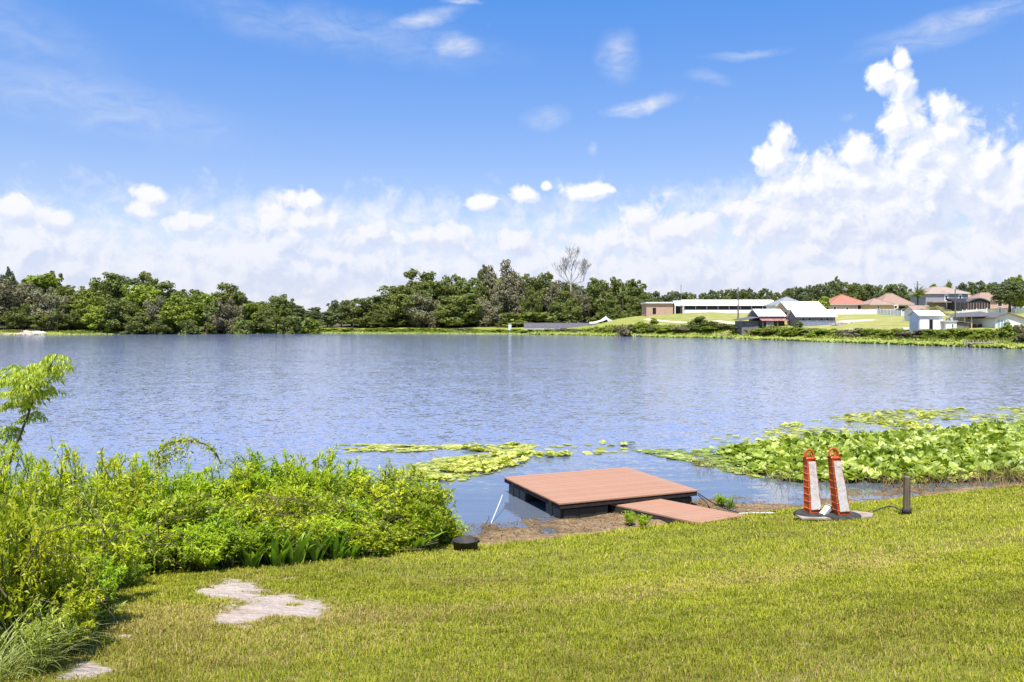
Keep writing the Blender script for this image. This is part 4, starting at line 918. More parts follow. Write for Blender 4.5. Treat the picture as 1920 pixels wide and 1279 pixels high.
# ------------------------------------------------------------------ far trees, one by one
T = [ # kind, px, d, ytop, width px, label
('moss',-45,262,512,120,'grey green mossy oak at the left frame edge'),
('moss',22,262,516,120,'big mossy oak at far left, broad crown over the beach'),
('bright',75,275,507,110,'fresh green tall crown at the top of the far left wood'),
('pine',14,292,498,34,'dark spiky treetop at the left edge of the sky'),
('open',102,288,506,48,'sparse dark treetop with gaps right of the fresh green crown'),
('oak',44,252,566,72,'oak leaning over the upturned boats with dark trunk'),
('moss',92,256,534,64,'grey half bare mossy tree right of the beach oak'),
('oak',78,252,585,46,'low grey green tree directly behind the boats'),
('cabbage',108,250,580,26,'pale yellow green palm right of the boats'),
('oak',140,268,528,84,'dark round oak in the dip of the left skyline'),
('oak',128,255,568,60,'dense shadowy tree just right of the pale palm'),
('bright',166,262,536,76,'yellow green tree in the middle of the left wood'),
('oak',205,280,508,92,'tall dark oak, highest of the left wood'),
('open',278,284,507,50,'open crowned round tree standing above the left skyline'),
('bright',188,253,570,56,'light green rounded tree low by the left bank'),
('oak',222,256,556,72,'mid green oak under the tallest left oak'),
('bright',262,268,528,86,'olive tree below the open round crown'),
('moss',290,256,552,50,'drooping mossy tree left of the twin green crowns'),
('oak',320,276,525,108,'wide olive oak right of the open round crown'),
('bright',338,258,546,92,'sunlit domed tree in the left wood front row'),
('oak',258,251,584,64,'low dark tree touching the left water edge'),
('oak',300,252,592,40,'small dark shadowed tree between low bushes left'),
('oak',415,280,527,84,'tall rounded oak toward the end of the left wood'),
('open',446,276,545,44,'loose airy crown just right of the tall rounded oak'),
('bright',384,262,545,66,'brown green domed tree left of the pale palms'),
('cabbage',388,251,572,34,'pale palm with drooping fronds in left wood'),
('cabbage',405,254,562,32,'taller tan palm right of the pale palm'),
('moss',425,262,556,62,'dusky tree behind the tall oak trunk'),
('bright',470,270,564,66,'bright green low crown at the right of the left wood'),
('oak',512,290,547,64,'oak with flat spreading top near the gap in trees'),
('open',537,288,556,46,'airy spreading branch crown at the gap in the trees'),
('oak',492,268,572,50,'deep green tree under the flat topped oak'),
('darkbush',355,250,592,36,'small dark rounded bush on the left bank'),
('darkbush',456,255,590,34,'round dark bush right of the yellow green thicket'),
('talldark',518,262,592,52,'spiky palmetto clump near the driftwood'),
('darkbush',545,264,584,44,'dark palmetto thicket above the driftwood'),
('bush',582,272,592,44,'bright green drooping bush right of the driftwood'),
('pine',560,430,572,46,'distant dark treetop at left of the far gap'),
('pine',590,450,575,44,'distant dark treetop behind the pale pole'),
('pine',627,380,561,34,'blue green domed tree far behind the bright small tree'),
('pine',650,400,562,40,'distant tree right of the blue green dome'),
('bright',620,300,579,28,'small bright green tree in the gap between the woods'),
('oak',660,302,560,60,'oak beginning the central wood on the left'),
('cabbage',662,290,566,24,'palm with brown skirt left of the central wood'),
('oak',694,300,552,76,'grey green oak left of the great dome oak'),
('oak',716,292,576,54,'low spreading oak before the great dome oak'),
('oak',782,302,501,112,'great dome shaped oak, left peak of the central wood'),
('oak',742,298,530,84,'left shoulder crown of the great dome oak'),
('moss',795,294,546,66,'mossy hanging crown under the great dome oak'),
('cabbage',806,293,540,24,'yellowish palm in front of the great dome oak'),
('oak',848,306,511,64,'two lobed oak right of the great dome oak'),
('oak',880,304,515,66,'deep green oak left of the tallest grey tree'),
('oak',866,290,548,104,'very dark broad oak low over the lawn'),
('moss',936,308,484,72,'tallest grey brown mossy tree of the central wood'),
('open',908,310,494,34,'thin crowned leader left of the tallest grey tree'),
('moss',962,304,502,66,'grey brown shaggy tree right of the tallest one'),
('moss',916,291,550,52,'short pinkish grey mossy tree over the lawn'),
('oak',992,308,508,64,'olive rounded oak behind the dark bush'),
('oak',1022,312,507,60,'pale green rounded crown left of the dead tree'),
('moss',1042,300,522,62,'brownish crown under the dead tree'),
('dead',1070,302,474,50,'tall leafless dead tree rising above the central wood'),
('oak',998,292,533,40,'vine covered column shaped tree behind the hedge'),
('oak',1062,291,542,62,'dark green tree below the dead tree'),
('moss',1088,300,537,46,'brown tinged tree right of the dead tree'),
('oak',1116,302,518,56,'dark oak left of the rounded palm'),
('oak',1146,306,514,56,'tall dark oak over the two palms'),
('open',1188,302,521,62,'open dark crown at the right end of the central wood'),
('cabbage',1131,284,546,30,'rounded light palm in front of the right oaks'),
('cabbage',1168,290,532,32,'taller palm right of the rounded palm'),
('oak',1197,274,552,44,'dense dark tree beside the tan building'),
('oak',1150,288,560,46,'shadowy tree between the two palms'),
('talldark',1127,268,582,26,'small fan palm lit yellow at the foot of the right oaks'),
('darkbush',1160,270,586,36,'low dark bush at the foot of the right oaks'),
('talldark',1179,268,587,18,'small yellow green palm left of the tan building'),
('darkbush',990,286,580,96,'long dark hedge mass behind the tarpaulin'),
('darkbush',1062,284,584,52,'rounded hedge end behind the tarpaulin'),
('open',1568,350,516,22,'small round crown standing above the right treeline'),
('bright',1756,262,527,36,'fresh green tree behind the two storey house'),
('talldark',1781,300,526,20,'feathery palm top behind the two storey house'),
('talldark',1721,192,536,40,'dark feather palm left of the two storey house'),
('tanpalm',1752,163,560,58,'drooping tan palm in front of the pink hut'),
('bush',1536,206,552,40,'pale banana like clump right of the white roofs'),
('round',1893,168,527,66,'dark round crowned tree behind the picket fence'),
('bright',1903,205,509,40,'tall fresh green tree behind the dark round tree'),
('bush',1700,200,574,30,'green shrub in the yellow house yard'),
('darkbush',1311,203,590,34,'dark palmetto bush on the slope below the long barn'),
('darkbush',1330,200,599,30,'low dark bush right of the slope palmetto'),
('darkbush',1497,176,598,18,'small dark conical bush before the low shed'),
('darkbush',1484,195,583,16,'dark ivy covered tree at the corner of the pink shed'),
('greybush',1922,116,600,44,'brown leafless looking bush at the right edge'),
('bush',1897,122,600,30,'green bush in front of the white cottage'),
('greybush',1965,116,596,60,'grey brown bush cut by the right frame edge'),
('greybush',1168,214,606,32,'brown feathery bush right of the draped sheet'),
('bush',1208,216,600,30,'round green bush right of the brown feathery bush'),
('bush',1226,222,594,16,'small yellow green sapling on the green hill'),
('bush',1732,139,613,14,'yellow green weed in front of the white shed'),
]
for r in T: tree(*r)
T_ = random.Random(3)
for px in list(range(1216, 1560, 13)):
    yt = np.interp(px, [1216,1300,1370,1450,1500,1560], [549,545,541,543,534,528])+T_.uniform(-4, 4)
    tree('pine' if T_.random() < .7 else 'oak', px+T_.uniform(-4,4), T_.uniform(380, 440), yt, T_.uniform(26, 44), 'dark tree in the distant treeline behind the long barn', 'treeline behind the barns')
for px in list(range(1560, 1715, 15)):
    yt = np.interp(px, [1560,1600,1650,1690,1715], [526,527,531,529,552])+T_.uniform(-3, 3)
    tree('pine' if T_.random() < .6 else 'oak', px+T_.uniform(-4,4), T_.uniform(300, 340), yt, T_.uniform(32, 50), 'dark tree in the wood behind the red and yellow houses', 'wood behind the red and yellow houses')
for px in list(range(1722, 2010, 16)):
    yt = np.interp(px, [1722,1760,1790,1850,1900], [548,540,530,526,522])+T_.uniform(-4, 4)
    tree('pine' if T_.random() < .6 else 'oak', px+T_.uniform(-4,4), T_.uniform(300, 350), yt, T_.uniform(28, 46), 'dark tree behind the houses at the right', 'wood behind the two storey house')
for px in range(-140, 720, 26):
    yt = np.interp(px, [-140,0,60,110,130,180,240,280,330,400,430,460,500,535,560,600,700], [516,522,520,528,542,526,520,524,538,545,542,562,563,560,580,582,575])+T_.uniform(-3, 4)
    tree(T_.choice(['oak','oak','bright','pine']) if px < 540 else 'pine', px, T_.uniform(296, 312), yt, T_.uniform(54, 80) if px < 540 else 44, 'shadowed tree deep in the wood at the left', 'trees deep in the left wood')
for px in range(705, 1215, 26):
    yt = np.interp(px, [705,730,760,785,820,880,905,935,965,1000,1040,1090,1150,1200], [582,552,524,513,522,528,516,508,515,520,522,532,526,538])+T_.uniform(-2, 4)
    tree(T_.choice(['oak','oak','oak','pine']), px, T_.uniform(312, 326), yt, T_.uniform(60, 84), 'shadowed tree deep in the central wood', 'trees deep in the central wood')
# understory that closes the foot of the woods
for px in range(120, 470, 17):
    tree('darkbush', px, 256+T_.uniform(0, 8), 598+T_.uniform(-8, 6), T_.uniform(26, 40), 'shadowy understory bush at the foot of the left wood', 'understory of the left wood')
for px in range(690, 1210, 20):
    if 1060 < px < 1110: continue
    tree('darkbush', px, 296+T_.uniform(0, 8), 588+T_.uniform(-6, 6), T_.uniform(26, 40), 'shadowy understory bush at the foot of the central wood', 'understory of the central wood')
fpx = np.array([a for a, _ in FARP]); fd = np.array([b_ for _, b_ in FARP])
def shore_d(px): return float(np.interp(px, fpx, fd))
for px in range(1196, 1900, 17):
    k = T_.choice(['bush','bush','darkbush','mossbush','bush'] if px < 1480 else ['bush','bush','bush','mossbush'])
    yt = np.interp(px, [1196,1250,1330,1400,1500,1600,1700,1800,1900], [608,613,609,612,613,614,615,614,612])+T_.uniform(-3, 3)
    tree(k, px+T_.uniform(-4,4), shore_d(px)+T_.uniform(4, 8), yt, T_.uniform(30, 50), 'rounded waterside bush on the right far bank', 'waterside bushes on the right far bank')
for px in range(345, 1196, 19):
    yt = np.interp(px, [345,470,560,640,700,760,950,1100,1196], [602,607,610,614,614,615,616,613,608])+T_.uniform(-2.5, 2.5)
    tree(T_.choice(['bush','bush','mossbush','bush']), px+T_.uniform(-5,5), shore_d(px)+T_.uniform(3, 7), yt, T_.uniform(20, 36), 'low waterside bush on the far bank across the lake', 'waterside bushes on the middle far bank')

# ------------------------------------------------------------------ reeds and pads along the far shore (uncountable)
def along_far(n, s0, s1, rng, p0=-.02, p1=1.02):
    P = np.array(FAR+[(76,100)]); L = np.linalg.norm(np.diff(P, axis=0), axis=1); C = np.concatenate([[0], np.cumsum(L)])
    # even spread in the view needs more plants where the bank is close
    t = rng.random(n*2)*C[-1]; X = np.interp(t, C, P[:, 0]); Y = np.interp(t, C, P[:, 1]); keep = rng.random(n*2) < np.clip(120/Y, .35, 1); X, Y, t = X[keep][:n], Y[keep][:n], t[keep][:n]
    i = np.clip(np.searchsorted(C, t)-1, 0, len(L)-1); e = (P[i+1]-P[i])/L[i][:, None]; nrm = np.stack([-e[:, 1], e[:, 0]], 1)
    s_ = rng.uniform(s0, s1, len(X)); return X+nrm[:, 0]*s_, Y+nrm[:, 1]*s_, s_
rng = np.random.default_rng(21)
X, Y, s_ = along_far(34000, .3, 6.5, rng); k_ = (X > -138) | (s_ > 5.5); X, Y, s_ = X[k_], Y[k_], s_[k_]; Z = terrain(X, Y)
hh = (.35+.75*fbm(X*.22, Y*.22, 3, 4))*rng.uniform(.5, 1.1, len(X)); n = len(X)
Pq = np.stack([X, Y, Z+hh*.55], 1); V, Tq = leaves(np.stack([X, Y, Z-.05], 1), np.stack([rng.normal(0,.35,n), rng.normal(0,.35,n), np.ones(n)], 1), np.stack([rng.normal(size=n), rng.normal(size=n), np.full(n,.1)], 1), hh*1.2, rng.uniform(.18,.4,n))
me = np_mesh('bank_reeds', V, Tq, rnd=np.repeat(np.clip(rng.normal(.55,.2,n)+.3*(fbm(X*.05, Y*.05, 3, 6)-.5), 0, 1), 5))
tag(link('bank_reeds', me, None, M['reed']), 'reeds and weeds lining the far bank of the lake', 'reeds', kind='stuff')
X, Y, s_ = along_far(26000, -2.6, 2.2, rng); n = len(X)
ok = (rng.random(n) < np.where(X > 5, .95, np.where(X > -138, .4, .03))); X, Y, s_ = X[ok], Y[ok], s_[ok]; n = len(X)
V, Tq = quads_of(np.stack([X, Y, np.maximum(terrain(X, Y), 0)+.08+rng.random(n)*np.where(X > 5, .4, .15)], 1), unit(np.stack([rng.normal(0,.5,n), -.55+rng.normal(0,.4,n), np.full(n, .9)], 1)), rng.uniform(.25,.6,n), rng, 1)
me = np_mesh('shore_pads', V, Tq, rnd=np.repeat(rng.random(n), 4))
tag(link('shore_pads', me, None, M['pad_far']), 'bright pads fringing the far shore of the lake', 'water plants', kind='stuff')

# ------------------------------------------------------------------ floating dock and its ramp
TOPZ = .34
def onz(px, py, z):
    d = (CAMH-z)*F/(py-HY); return Vector(((px-CX)/F*d, d, z))
cN, cR, cF, cL = onz(1048,943,TOPZ), onz(1311,920,TOPZ), onz(1175,875,TOPZ), onz(944,895,TOPZ)
ctr = (cN+cR+cF+cL)/4; ang = math.atan2((cR-cN+cF-cL).y, (cR-cN+cF-cL).x)
DW = ((cR-cN).length+(cF-cL).length)/2; DD = ((cL-cN).length+(cF-cR).length)/2
dock = empty('floating_dock', (ctr.x, ctr.y, 0), ang, 'square floating swim dock with pinkish brown deck on black floats', 'dock')
nb = 19; bw = DD/nb
bm_ = MB().box(-DW/2, DW/2, -bw/2+.0013, bw/2-.0013, -.014, .014).mesh('deck_board', bevel=.0015); bm_.materials.append(M['deck'])
for i in range(nb):
    o = link('deck_board', bm_, dock); o.location = (0, -DD/2+bw*(i+.5), TOPZ-.014+.0015*math.sin(i*2.1))
# edge beams
e0 = TOPZ-.03
MB().box(-DW/2+.02, DW/2-.02, -DD/2+.015, -DD/2+.06, e0-.085, e0).build('edge_beam', M['frame'], dock, bevel=.004)
MB().box(-DW/2+.02, DW/2-.02, DD/2-.06, DD/2-.015, e0-.085, e0).build('edge_beam', M['frame'], dock)
for x in (-DW/2+.02, DW/2-.065): MB().box(x, x+.045, -DD/2+.062, DD/2-.062, e0-.085, e0).build('edge_beam', M['frame'], dock, bevel=.004)
for k in range(1, 6): x = -DW/2+DW*k/6; MB().box(x-.02, x+.02, -DD/2+.062, DD/2-.062, e0-.09, e0-.002).build('joist', M['frame'], dock)
# black float drums with recessed seams
def float_block(x0, x1, y0, y1):
    f = MB().box(x0, x1, y0, y1, -.22, e0-.09).build('float', M['black'], dock, bevel=.03, smooth=False)
    n = max(2, round((x1-x0)/.3))
    for i in range(n):
        for (yy) in (y0-.008, y1+.001): MB().box(x0+(x1-x0)*(i+.12)/n, x0+(x1-x0)*(i+.88)/n, yy, yy+.008, -.2, e0-.13).build('rib_panel', M['black'], f)
    n = max(2, round((y1-y0)/.3))
    for i in range(n):
        for xx in (x0-.008, x1+.001): MB().box(xx, xx+.008, y0+(y1-y0)*(i+.1)/n, y0+(y1-y0)*(i+.9)/n, -.2, e0-.13).build('rib_panel', M['black'], f)
hx, hy = DW/2-.09, DD/2-.08
float_block(-hx, -hx+1.0, -hy, -hy+.72); float_block(-hx, -hx+1.0, hy-.95, hy)
float_block(hx-1.0, hx, -hy, -hy+.72); float_block(hx-1.0, hx, hy-.95, hy)
# small galvanised cleats / corner brackets
for (x, y) in ((-DW/2+.012, -DD/2+.4), (-DW/2+.012, DD/2-.5)): MB().box(x-.012, x, y-.05, y+.05, e0-.12, e0-.02).build('bracket', M['frame'], dock)
# ramp
A_, B_, C_, D_ = onz(1143,944,.20), onz(1232,934,.24), onz(1397,966,.17), onz(1312,981,.17)
rc = (A_+B_+C_+D_)/4
ramp = empty('ramp', tuple(rc), 0, 'narrow pinkish brown gangway ramp from the dock corner to the lawn', 'ramp')
for i in range(14):
    t0, t1 = i/14+.0012, (i+1)/14-.0012
    p = [A_.lerp(D_, t0)-rc, A_.lerp(D_, t1)-rc, B_.lerp(C_, t1)-rc, B_.lerp(C_, t0)-rc]
    dn = Vector((0,0,-.026)); MB().hexa([q+dn for q in p]+p).build('deck_board', M['deck'], ramp)
def beam(p, q, w, z0, z1, name, m, par):
    n = (q-p); n = Vector((-n.y, n.x, 0)).normalized()*w/2
    a, b2, c, d_ = p-n, q-n, q+n, p+n
    MB().hexa([v+Vector((0,0,z0)) for v in (a,b2,c,d_)]+[v+Vector((0,0,z1)) for v in (a,b2,c,d_)]).build(name, m, par)
inn = lambda p: p+(Vector((0,0,p.z))-p)*.0+(Vector((0,0,0))-p)*.03
beam(inn(A_-rc), inn(D_-rc), .05, -.15, -.028, 'side_beam', M['frame'], ramp); beam(inn(B_-rc), inn(C_-rc), .05, -.15, -.028, 'side_beam', M['frame'], ramp)
beam(inn(D_-rc), inn(C_-rc), .05, -.12, -.03, 'end_beam', M['frame'], ramp); beam(inn(A_-rc), inn(B_-rc), .05, -.15, -.03, 'end_beam', M['frame'], ramp)

# ropes and sticks
def cable(name, pts, r, m, label, cat):
    P = [Vector(p) for p in pts]; o0 = P[0].copy(); Q = []
    for i in range(len(P)-1):
        a = P[max(i-1,0)]; b2 = P[i]; c = P[i+1]; d_ = P[min(i+2,len(P)-1)]
        for k in range(6):
            t_ = k/6; Q.append(.5*((2*b2)+(c-a)*t_+(2*a-5*b2+4*c-d_)*t_*t_+(-a+3*b2-3*c+d_)*t_**3)-o0)
    Q.append(P[-1]-o0); o = MB().tube(Q, r, 6).build(name, m, None, True); o.location = o0; return tag(o, label, cat)
def gp(px, py, dz=0.): x, y, z = G(px, py, 3, 40); return Vector((x, y, max(z, 0)+dz))
cable('mooring_rope', [onz(1309,925,.24), onz(1350,950,.12), gp(1400,966,.03), gp(1455,962,.03)], .011, M['frame'], 'dark mooring rope from the right dock corner to the lawn', 'rope')
cable('mooring_line', [onz(1309,928,.2), onz(1322,940,.1), onz(1331,952,.02)], .009, M['frame'], 'short dark line dropping from the right dock corner into the water', 'rope')
cable('white_pipe', [onz(921,981,.0), onz(937,942,.22), onz(942,928,.30)], .009, M['white_pvc'], 'thin white pipe standing against the left dock corner', 'pipe')
cable('white_strap', [gp(1385,966,.03), gp(1410,966,.04), gp(1452,965,.03)], .014, M['white_pvc'], 'thin white strap lying at the water edge right of the ramp', 'strap')
# half-sunk twig
x = cable('twig', [onz(903,992,.0), onz(908,985,.06), onz(915,975,.14), onz(917,968,.19)], .008, M['bark'], 'bare dark twig sticking out of the mud above the black tub', 'twig')
# ------------------------------------------------------------------ black rubber tub
x, y, z = G(873, 1031, 3, 30); s_ = y/F
tub = empty('tub', (x, y, z), 0, 'black round rubber tub at the lawn edge by the bushes', 'tub')
r0 = 24.5*s_; hh = 19*s_
MB().lathe([(0,.012),(r0*.86,.012),(r0*.90,.0),(r0*.95,hh*.93),(r0*1.0,hh*.93),(r0*1.02,hh),(r0*.98,hh*1.02),(r0*.9,hh*1.0),(r0*.8,.05),(0,.045)], 36).build('tub_body', M['rubber'], tub, True)
for a in (.2, PI+.2): MB().box(-.02,.02,-.02,.02,-.03,.0).build('handle', M['rubber'], tub).location = (r0*1.0*math.cos(a), r0*1.0*math.sin(a), hh*.86)

# ------------------------------------------------------------------ orange channelizer posts on a board
bx, by, bz = G(1592, 972, 3, 40); sc_ = by/F
brd = empty('plywood_board', (bx-.30, by+.02, bz+.05), .12, 'weathered plywood board lying on the lawn under the orange posts', 'board')
MB().prism([(-.62,-.16),(.15,-.30),(.62,-.22),(.78,.0),(.60,.20),(-.1,.34),(-.60,.16)], -.02, .012).build('board_sheet', M['plywood'], brd, bevel=.004)
def channelizer(px, py, lean, hpx, label, ry):
    z = bz+.065
    d = (CAMH-z)*F/(py-HY)
    X = (px-CX)/F*d; h = hpx/F*d; w0, w1, dp0, dp1 = .122, .088, .10, .062      # half widths and half depths
    o = empty('traffic_post', (X, d, z), ry, label, 'traffic post', 'orange traffic posts')
    hb = h*.86
    body = empty_tilt = o
    def ring(t):
        wx = w0+(w1-w0)*t; wy = dp0+(dp1-dp0)*t; pts = []
        for sx, sy in ((-1,-1),(1,-1),(1,1),(-1,1)):
            pts += [(sx*wx*(.86 if (sx*sy) > 0 else 1), sy*wy*(1 if (sx*sy) > 0 else .86)), (sx*wx*(1 if (sx*sy) > 0 else .86), sy*wy*(.86 if (sx*sy) > 0 else 1))]
        return pts
    def P3(x, y, z): return (x+lean[0]*z, y+lean[1]*z, z)
    mb = MB(); lv = [0, .03, .3, .6, .97, 1.0]
    for k, t_ in enumerate(lv):
        for (x, y) in ring(t_): q = .96 if k in (0, 5) else 1; mb.v.append(P3(x*q, y*q, t_*hb))
    for k in range(len(lv)-1):
        for j in range(8): a = k*8+j; b2 = k*8+(j+1) % 8; mb.f.append((a, b2, b2+8, a+8))
    mb.f += [tuple(range(7, -1, -1)), tuple(range(40, 48))]
    mb.build('body', M['orange'], o, bevel=.006)
    for i in range(7):                       # moulded ridges round the post
        t_ = .10+.125*i; pts = [P3(x*1.035, y*1.035, t_*hb) for x, y in ring(t_)]
        MB().tube(pts+[pts[0]], .0045, 5, False).build('ridge', M['orange_lip'], o)
    # top collar and loop handle
    mb = MB(); 
    for t_, q in ((.985, 1.13), (1.0, 1.13), (1.012, 1.0)):
        for (x, y) in ring(1.): mb.v.append(P3(x*q, y*q, t_*hb))
    for k in range(2):
        for j in range(8): a = k*8+j; b2 = k*8+(j+1) % 8; mb.f.append((a, b2, b2+8, a+8))
    mb.f += [tuple(range(7,-1,-1)), tuple(range(16,24))]; mb.build('collar', M['orange'], o)
    R = w1*1.0; zc = hb*1.012+.02
    arc = [P3(-R, 0, hb*1.0)]+[P3(-R*math.cos(PI*i/14), 0, zc+(h-zc-.012)*math.sin(PI*i/14)) for i in range(15)]+[P3(R, 0, hb*1.0)]
    MB().tube(arc, .017, 10).build('handle', M['orange'], o, True)
    mb = MB()
    for i in range(3): xx = -R*.55+R*.55*i; mb.tube([P3(xx, 0, hb*1.0), P3(xx*.8, 0, zc+(h-zc)*.32)], .009, 6)
    mb.tube([P3(-R*.6, 0, zc+(h-zc)*.34), P3(R*.6, 0, zc+(h-zc)*.34)], .008, 6); mb.build('grip_bars', M['orange'], o, True)
    # worn white sheeting on the front face, wrinkled, with uneven edges
    v = []; f = []; nu, nv = 6, 22; rr = random.Random(px)
    for j in range(nv+1):
        t_ = .085+.86*j/nv; wx = (w0+(w1-w0)*t_)*.88; yy = -(dp0+(dp1-dp0)*t_)-.004
        l = -.86+.08*float(vnoise(j*.5, px)); r_ = .97-.12*float(vnoise(j*.45, px+9)) - (.25 if (px < 1550 and j == 0) else 0)
        for i in range(nu+1):
            u = l+(r_-l)*i/nu; v.append(P3(u*wx, yy-.003*float(vnoise(i*1.1, j*.8+px)), t_*hb))
    for j in range(nv):
        for i in range(nu): a = j*(nu+1)+i; f.append((a, a+1, a+nu+2, a+nu+1))
    me = bpy.data.meshes.new('reflective_sheet'); me.from_pydata(v, [], f); me.polygons.foreach_set('use_smooth', [True]*len(f)); link('reflective_sheet', me, o, M['sheet'])
    # heavy rubber ring base
    MB().lathe([(.05,-.045),(.29,-.05),(.335,-.035),(.34,-.005),(.30,.025),(.22,.035),(.12,.022),(.05,.0)], 44, sy=.8).build('rubber_base', M['rubber'], o, True)
    return o
channelizer(1524, 962, (-.085,-.02), 121, 'left orange traffic post with worn pinkish white sheet, leaning slightly', .24)
channelizer(1578, 966, (-.165,-.03), 128, 'right orange traffic post with white sheet, leaning further over the black base', .22)
# small white lamp head lying between the posts
lx, ly = (1548-CX)/F*by, by-.03
lamp = empty('lamp_head', (lx-.01, ly, bz+.13), 0, 'small dirty white box shaped fixture tilted between the two orange posts', 'fixture'); lamp.rotation_euler = (.15, -.62, .5)
MB().box(-.12,.10,-.05,.05,-.045,.045).build('housing', M['white_pvc'], lamp, bevel=.012); MB().box(.103,.118,-.06,.06,-.055,.055).build('rim', M['galv'], lamp, bevel=.004)
MB().tube([(.119,0,0),(.126,0,0)], .026, 12).build('socket', M['black'], lamp); MB().tube([(-.12,0,-.02),(-.17,.0,-.08)], .016, 8).build('arm', M['galv'], lamp)
# wooden post and its cord
x, y, z = G(1700, 966, 3, 40); s_ = y/F
post = empty('wooden_post', (x, y, z), .35, 'weathered square wooden post standing in the lawn with black band', 'post')
hp = 72*s_; mb = MB()
for k, (zz, q) in enumerate(((-.2,1),(0,1.02),(hp*.5,.98),(hp*.985,.97),(hp,.86))):
    for j in range(8):
        a = PI/8+j*PI/4; r_ = .062*q*(1+.05*math.sin(j*3+k)); mb.v.append((r_*math.cos(a), r_*math.sin(a), zz+(.01*math.sin(j*2.) if k == 4 else 0)))
for k in range(4):
    for j in range(8): a = k*8+j; b2 = k*8+(j+1) % 8; mb.f.append((a, b2, b2+8, a+8))
mb.f.append(tuple(range(32,40))); mb.build('timber', M['post'], post)
MB().lathe([(.066,.03),(.078,.03),(.08,.11),(.068,.115)], 14).build('rubber_band', M['rubber'], post, True)
cable('black_cord', [Vector((x-.09,y,z+.08)), gp(1672,957,.07), gp(1650,957,.03), gp(1638,962,.03)], .011, M['black'], 'black cord running from the wooden post to the plywood board', 'cord')

# ------------------------------------------------------------------ spatterdock / lily pads
def pad_mesh(seed, upright):
    rr = random.Random(seed); n = 14; v = [(0,0,0)]; notch = .22; w = []
    for i in range(n+1):
        a = -PI/2+notch+(2*PI-2*notch)*i/n; r = (1.05 if abs(a-PI/2) > 1.9 else 1)*(1+.05*rr.uniform(-1,1)); xx, yy = .44*r*math.cos(a), .52*r*math.sin(a)+.05
        cup = .15*upright*(xx*xx+yy*yy)*4*rr.uniform(.6,1.2)+ .05*upright*math.sin(3*a+seed); v.append((xx, yy, cup+.012*rr.uniform(-1,1)))
    f = [(0, i+1, i+2) for i in range(n)]
    return np.array(v), np.array(f)
PADV = [pad_mesh(s, u) for s, u in ((1,1.),(2,1.3),(3,.8),(4,-.5),(5,.1),(6,.05))]
def bed(name, poly, n, seed, emerg, label, cat, mt, size=(.22,.36), keepf=None, single=300):
    rng = np.random.default_rng(seed); P = np.array(poly); lo, hi = P.min(0), P.max(0); X = []; Y = []
    while len(X) < n:
        q = rng.uniform(lo, hi, (n, 2)); ins = np.zeros(len(q), bool)
        for i in range(len(P)):
            a, b2 = P[i], P[(i+1) % len(P)]; c = (a[1] > q[:,1]) != (b2[1] > q[:,1])
            with np.errstate(divide='ignore', invalid='ignore'): xi = (b2[0]-a[0])*(q[:,1]-a[1])/(b2[1]-a[1]+1e-12)+a[0]
            ins ^= c & (q[:,0] < xi)
        q = q[ins]
        if keepf is not None: q = q[rng.random(len(q)) < keepf(q[:,0], q[:,1])]
        X += list(q[:,0]); Y += list(q[:,1])
    X, Y = np.array(X[:n]), np.array(Y[:n]); c0 = (float(X.mean()), float(Y.mean()), 0.)
    root = empty(name, c0, 0, label, cat)
    E = emerg(X, Y)                                  # 0 floating .. 1 standing well clear of the water
    Z = np.where(E < .12, .008+.02*rng.random(n), E*rng.uniform(.2,1,n)*.30+.02); S_ = rng.uniform(*size, n)*np.where(E < .12, .95, 1)
    order = np.argsort(np.hypot(X, Y)); big = order[:single]; rest = order[single:]
    Rs = []
    for i in range(n):
        t = rng.uniform(0,2*PI); tl = (.1+E[i]*rng.uniform(.15,1.0)) if E[i] > .12 else rng.uniform(0,.13)
        Rs.append(Matrix.Rotation(t, 3, 'Z') @ Matrix.Rotation(tl*rng.choice((-1,1)), 3, 'X') @ Matrix.Rotation(rng.normal(0,.25)*E[i], 3, 'Y'))
    kind = np.where(E > .12, rng.integers(0, 4, n), rng.integers(4, 6, n))
    pm = {}
    rv = np.clip(rng.beta(2,2.6,n), 0, 1)
    for k in range(6):
        for q in range(4):
            V, T_q = PADV[k]; me = np_mesh('leaf', V, T_q, rnd=np.full(len(V), (.15,.38,.58,.9)[q])); me.materials.append(M[mt]); pm[k, q] = me
    for i in big:
        q = int(np.clip(rv[i]*4.3, 0, 3)); o = link('leaf', pm[int(kind[i]), q], root)
        o.matrix_local = Matrix.Translation((X[i]-c0[0], Y[i]-c0[1], Z[i])) @ Rs[i].to_4x4() @ Matrix.Scale(S_[i], 4)
    AV = []; AT = []; AR = []; o_ = 0
    for i in rest:
        V, T_q = PADV[int(kind[i])]; R3 = np.array(Rs[i]); AV.append((V*S_[i]) @ R3.T+np.array([X[i]-c0[0], Y[i]-c0[1], Z[i]])); AT.append(T_q+o_); AR.append(np.full(len(V), rv[i])); o_ += len(V)
    if AV:
        me = np_mesh('leaf_mass', np.concatenate(AV), np.concatenate(AT), rnd=np.concatenate(AR)); tag(link('leaf_mass', me, root, M[mt]), kind='stuff')
    # stalks of the standing leaves
    st = [i for i in range(n) if E[i] > .12 and Z[i] > .1]; sv = []; sf = []
    for i in st:
        k = len(sv); x0, y0 = X[i]-c0[0], Y[i]-c0[1]; dx, dy = rng.normal(0,.06,2)
        for (w_, zz, a, b3) in ((.006,-.05,dx,dy),(.005,Z[i],0,0)):
            sv += [(x0+a-w_, y0+b3, zz), (x0+a+w_, y0+b3-w_, zz), (x0+a, y0+b3+w_, zz)]
        for j in range(3): sf.append((k+j, k+(j+1)%3, k+3+(j+1)%3, k+3+j))
    if st: me = bpy.data.meshes.new('stalks'); me.from_pydata(sv, [], sf); tag(link('stalks', me, root, M['stem']), kind='stuff')
    return root
def W0(px, py, z=0.): p = onz(px, py, z); return (p.x, p.y)
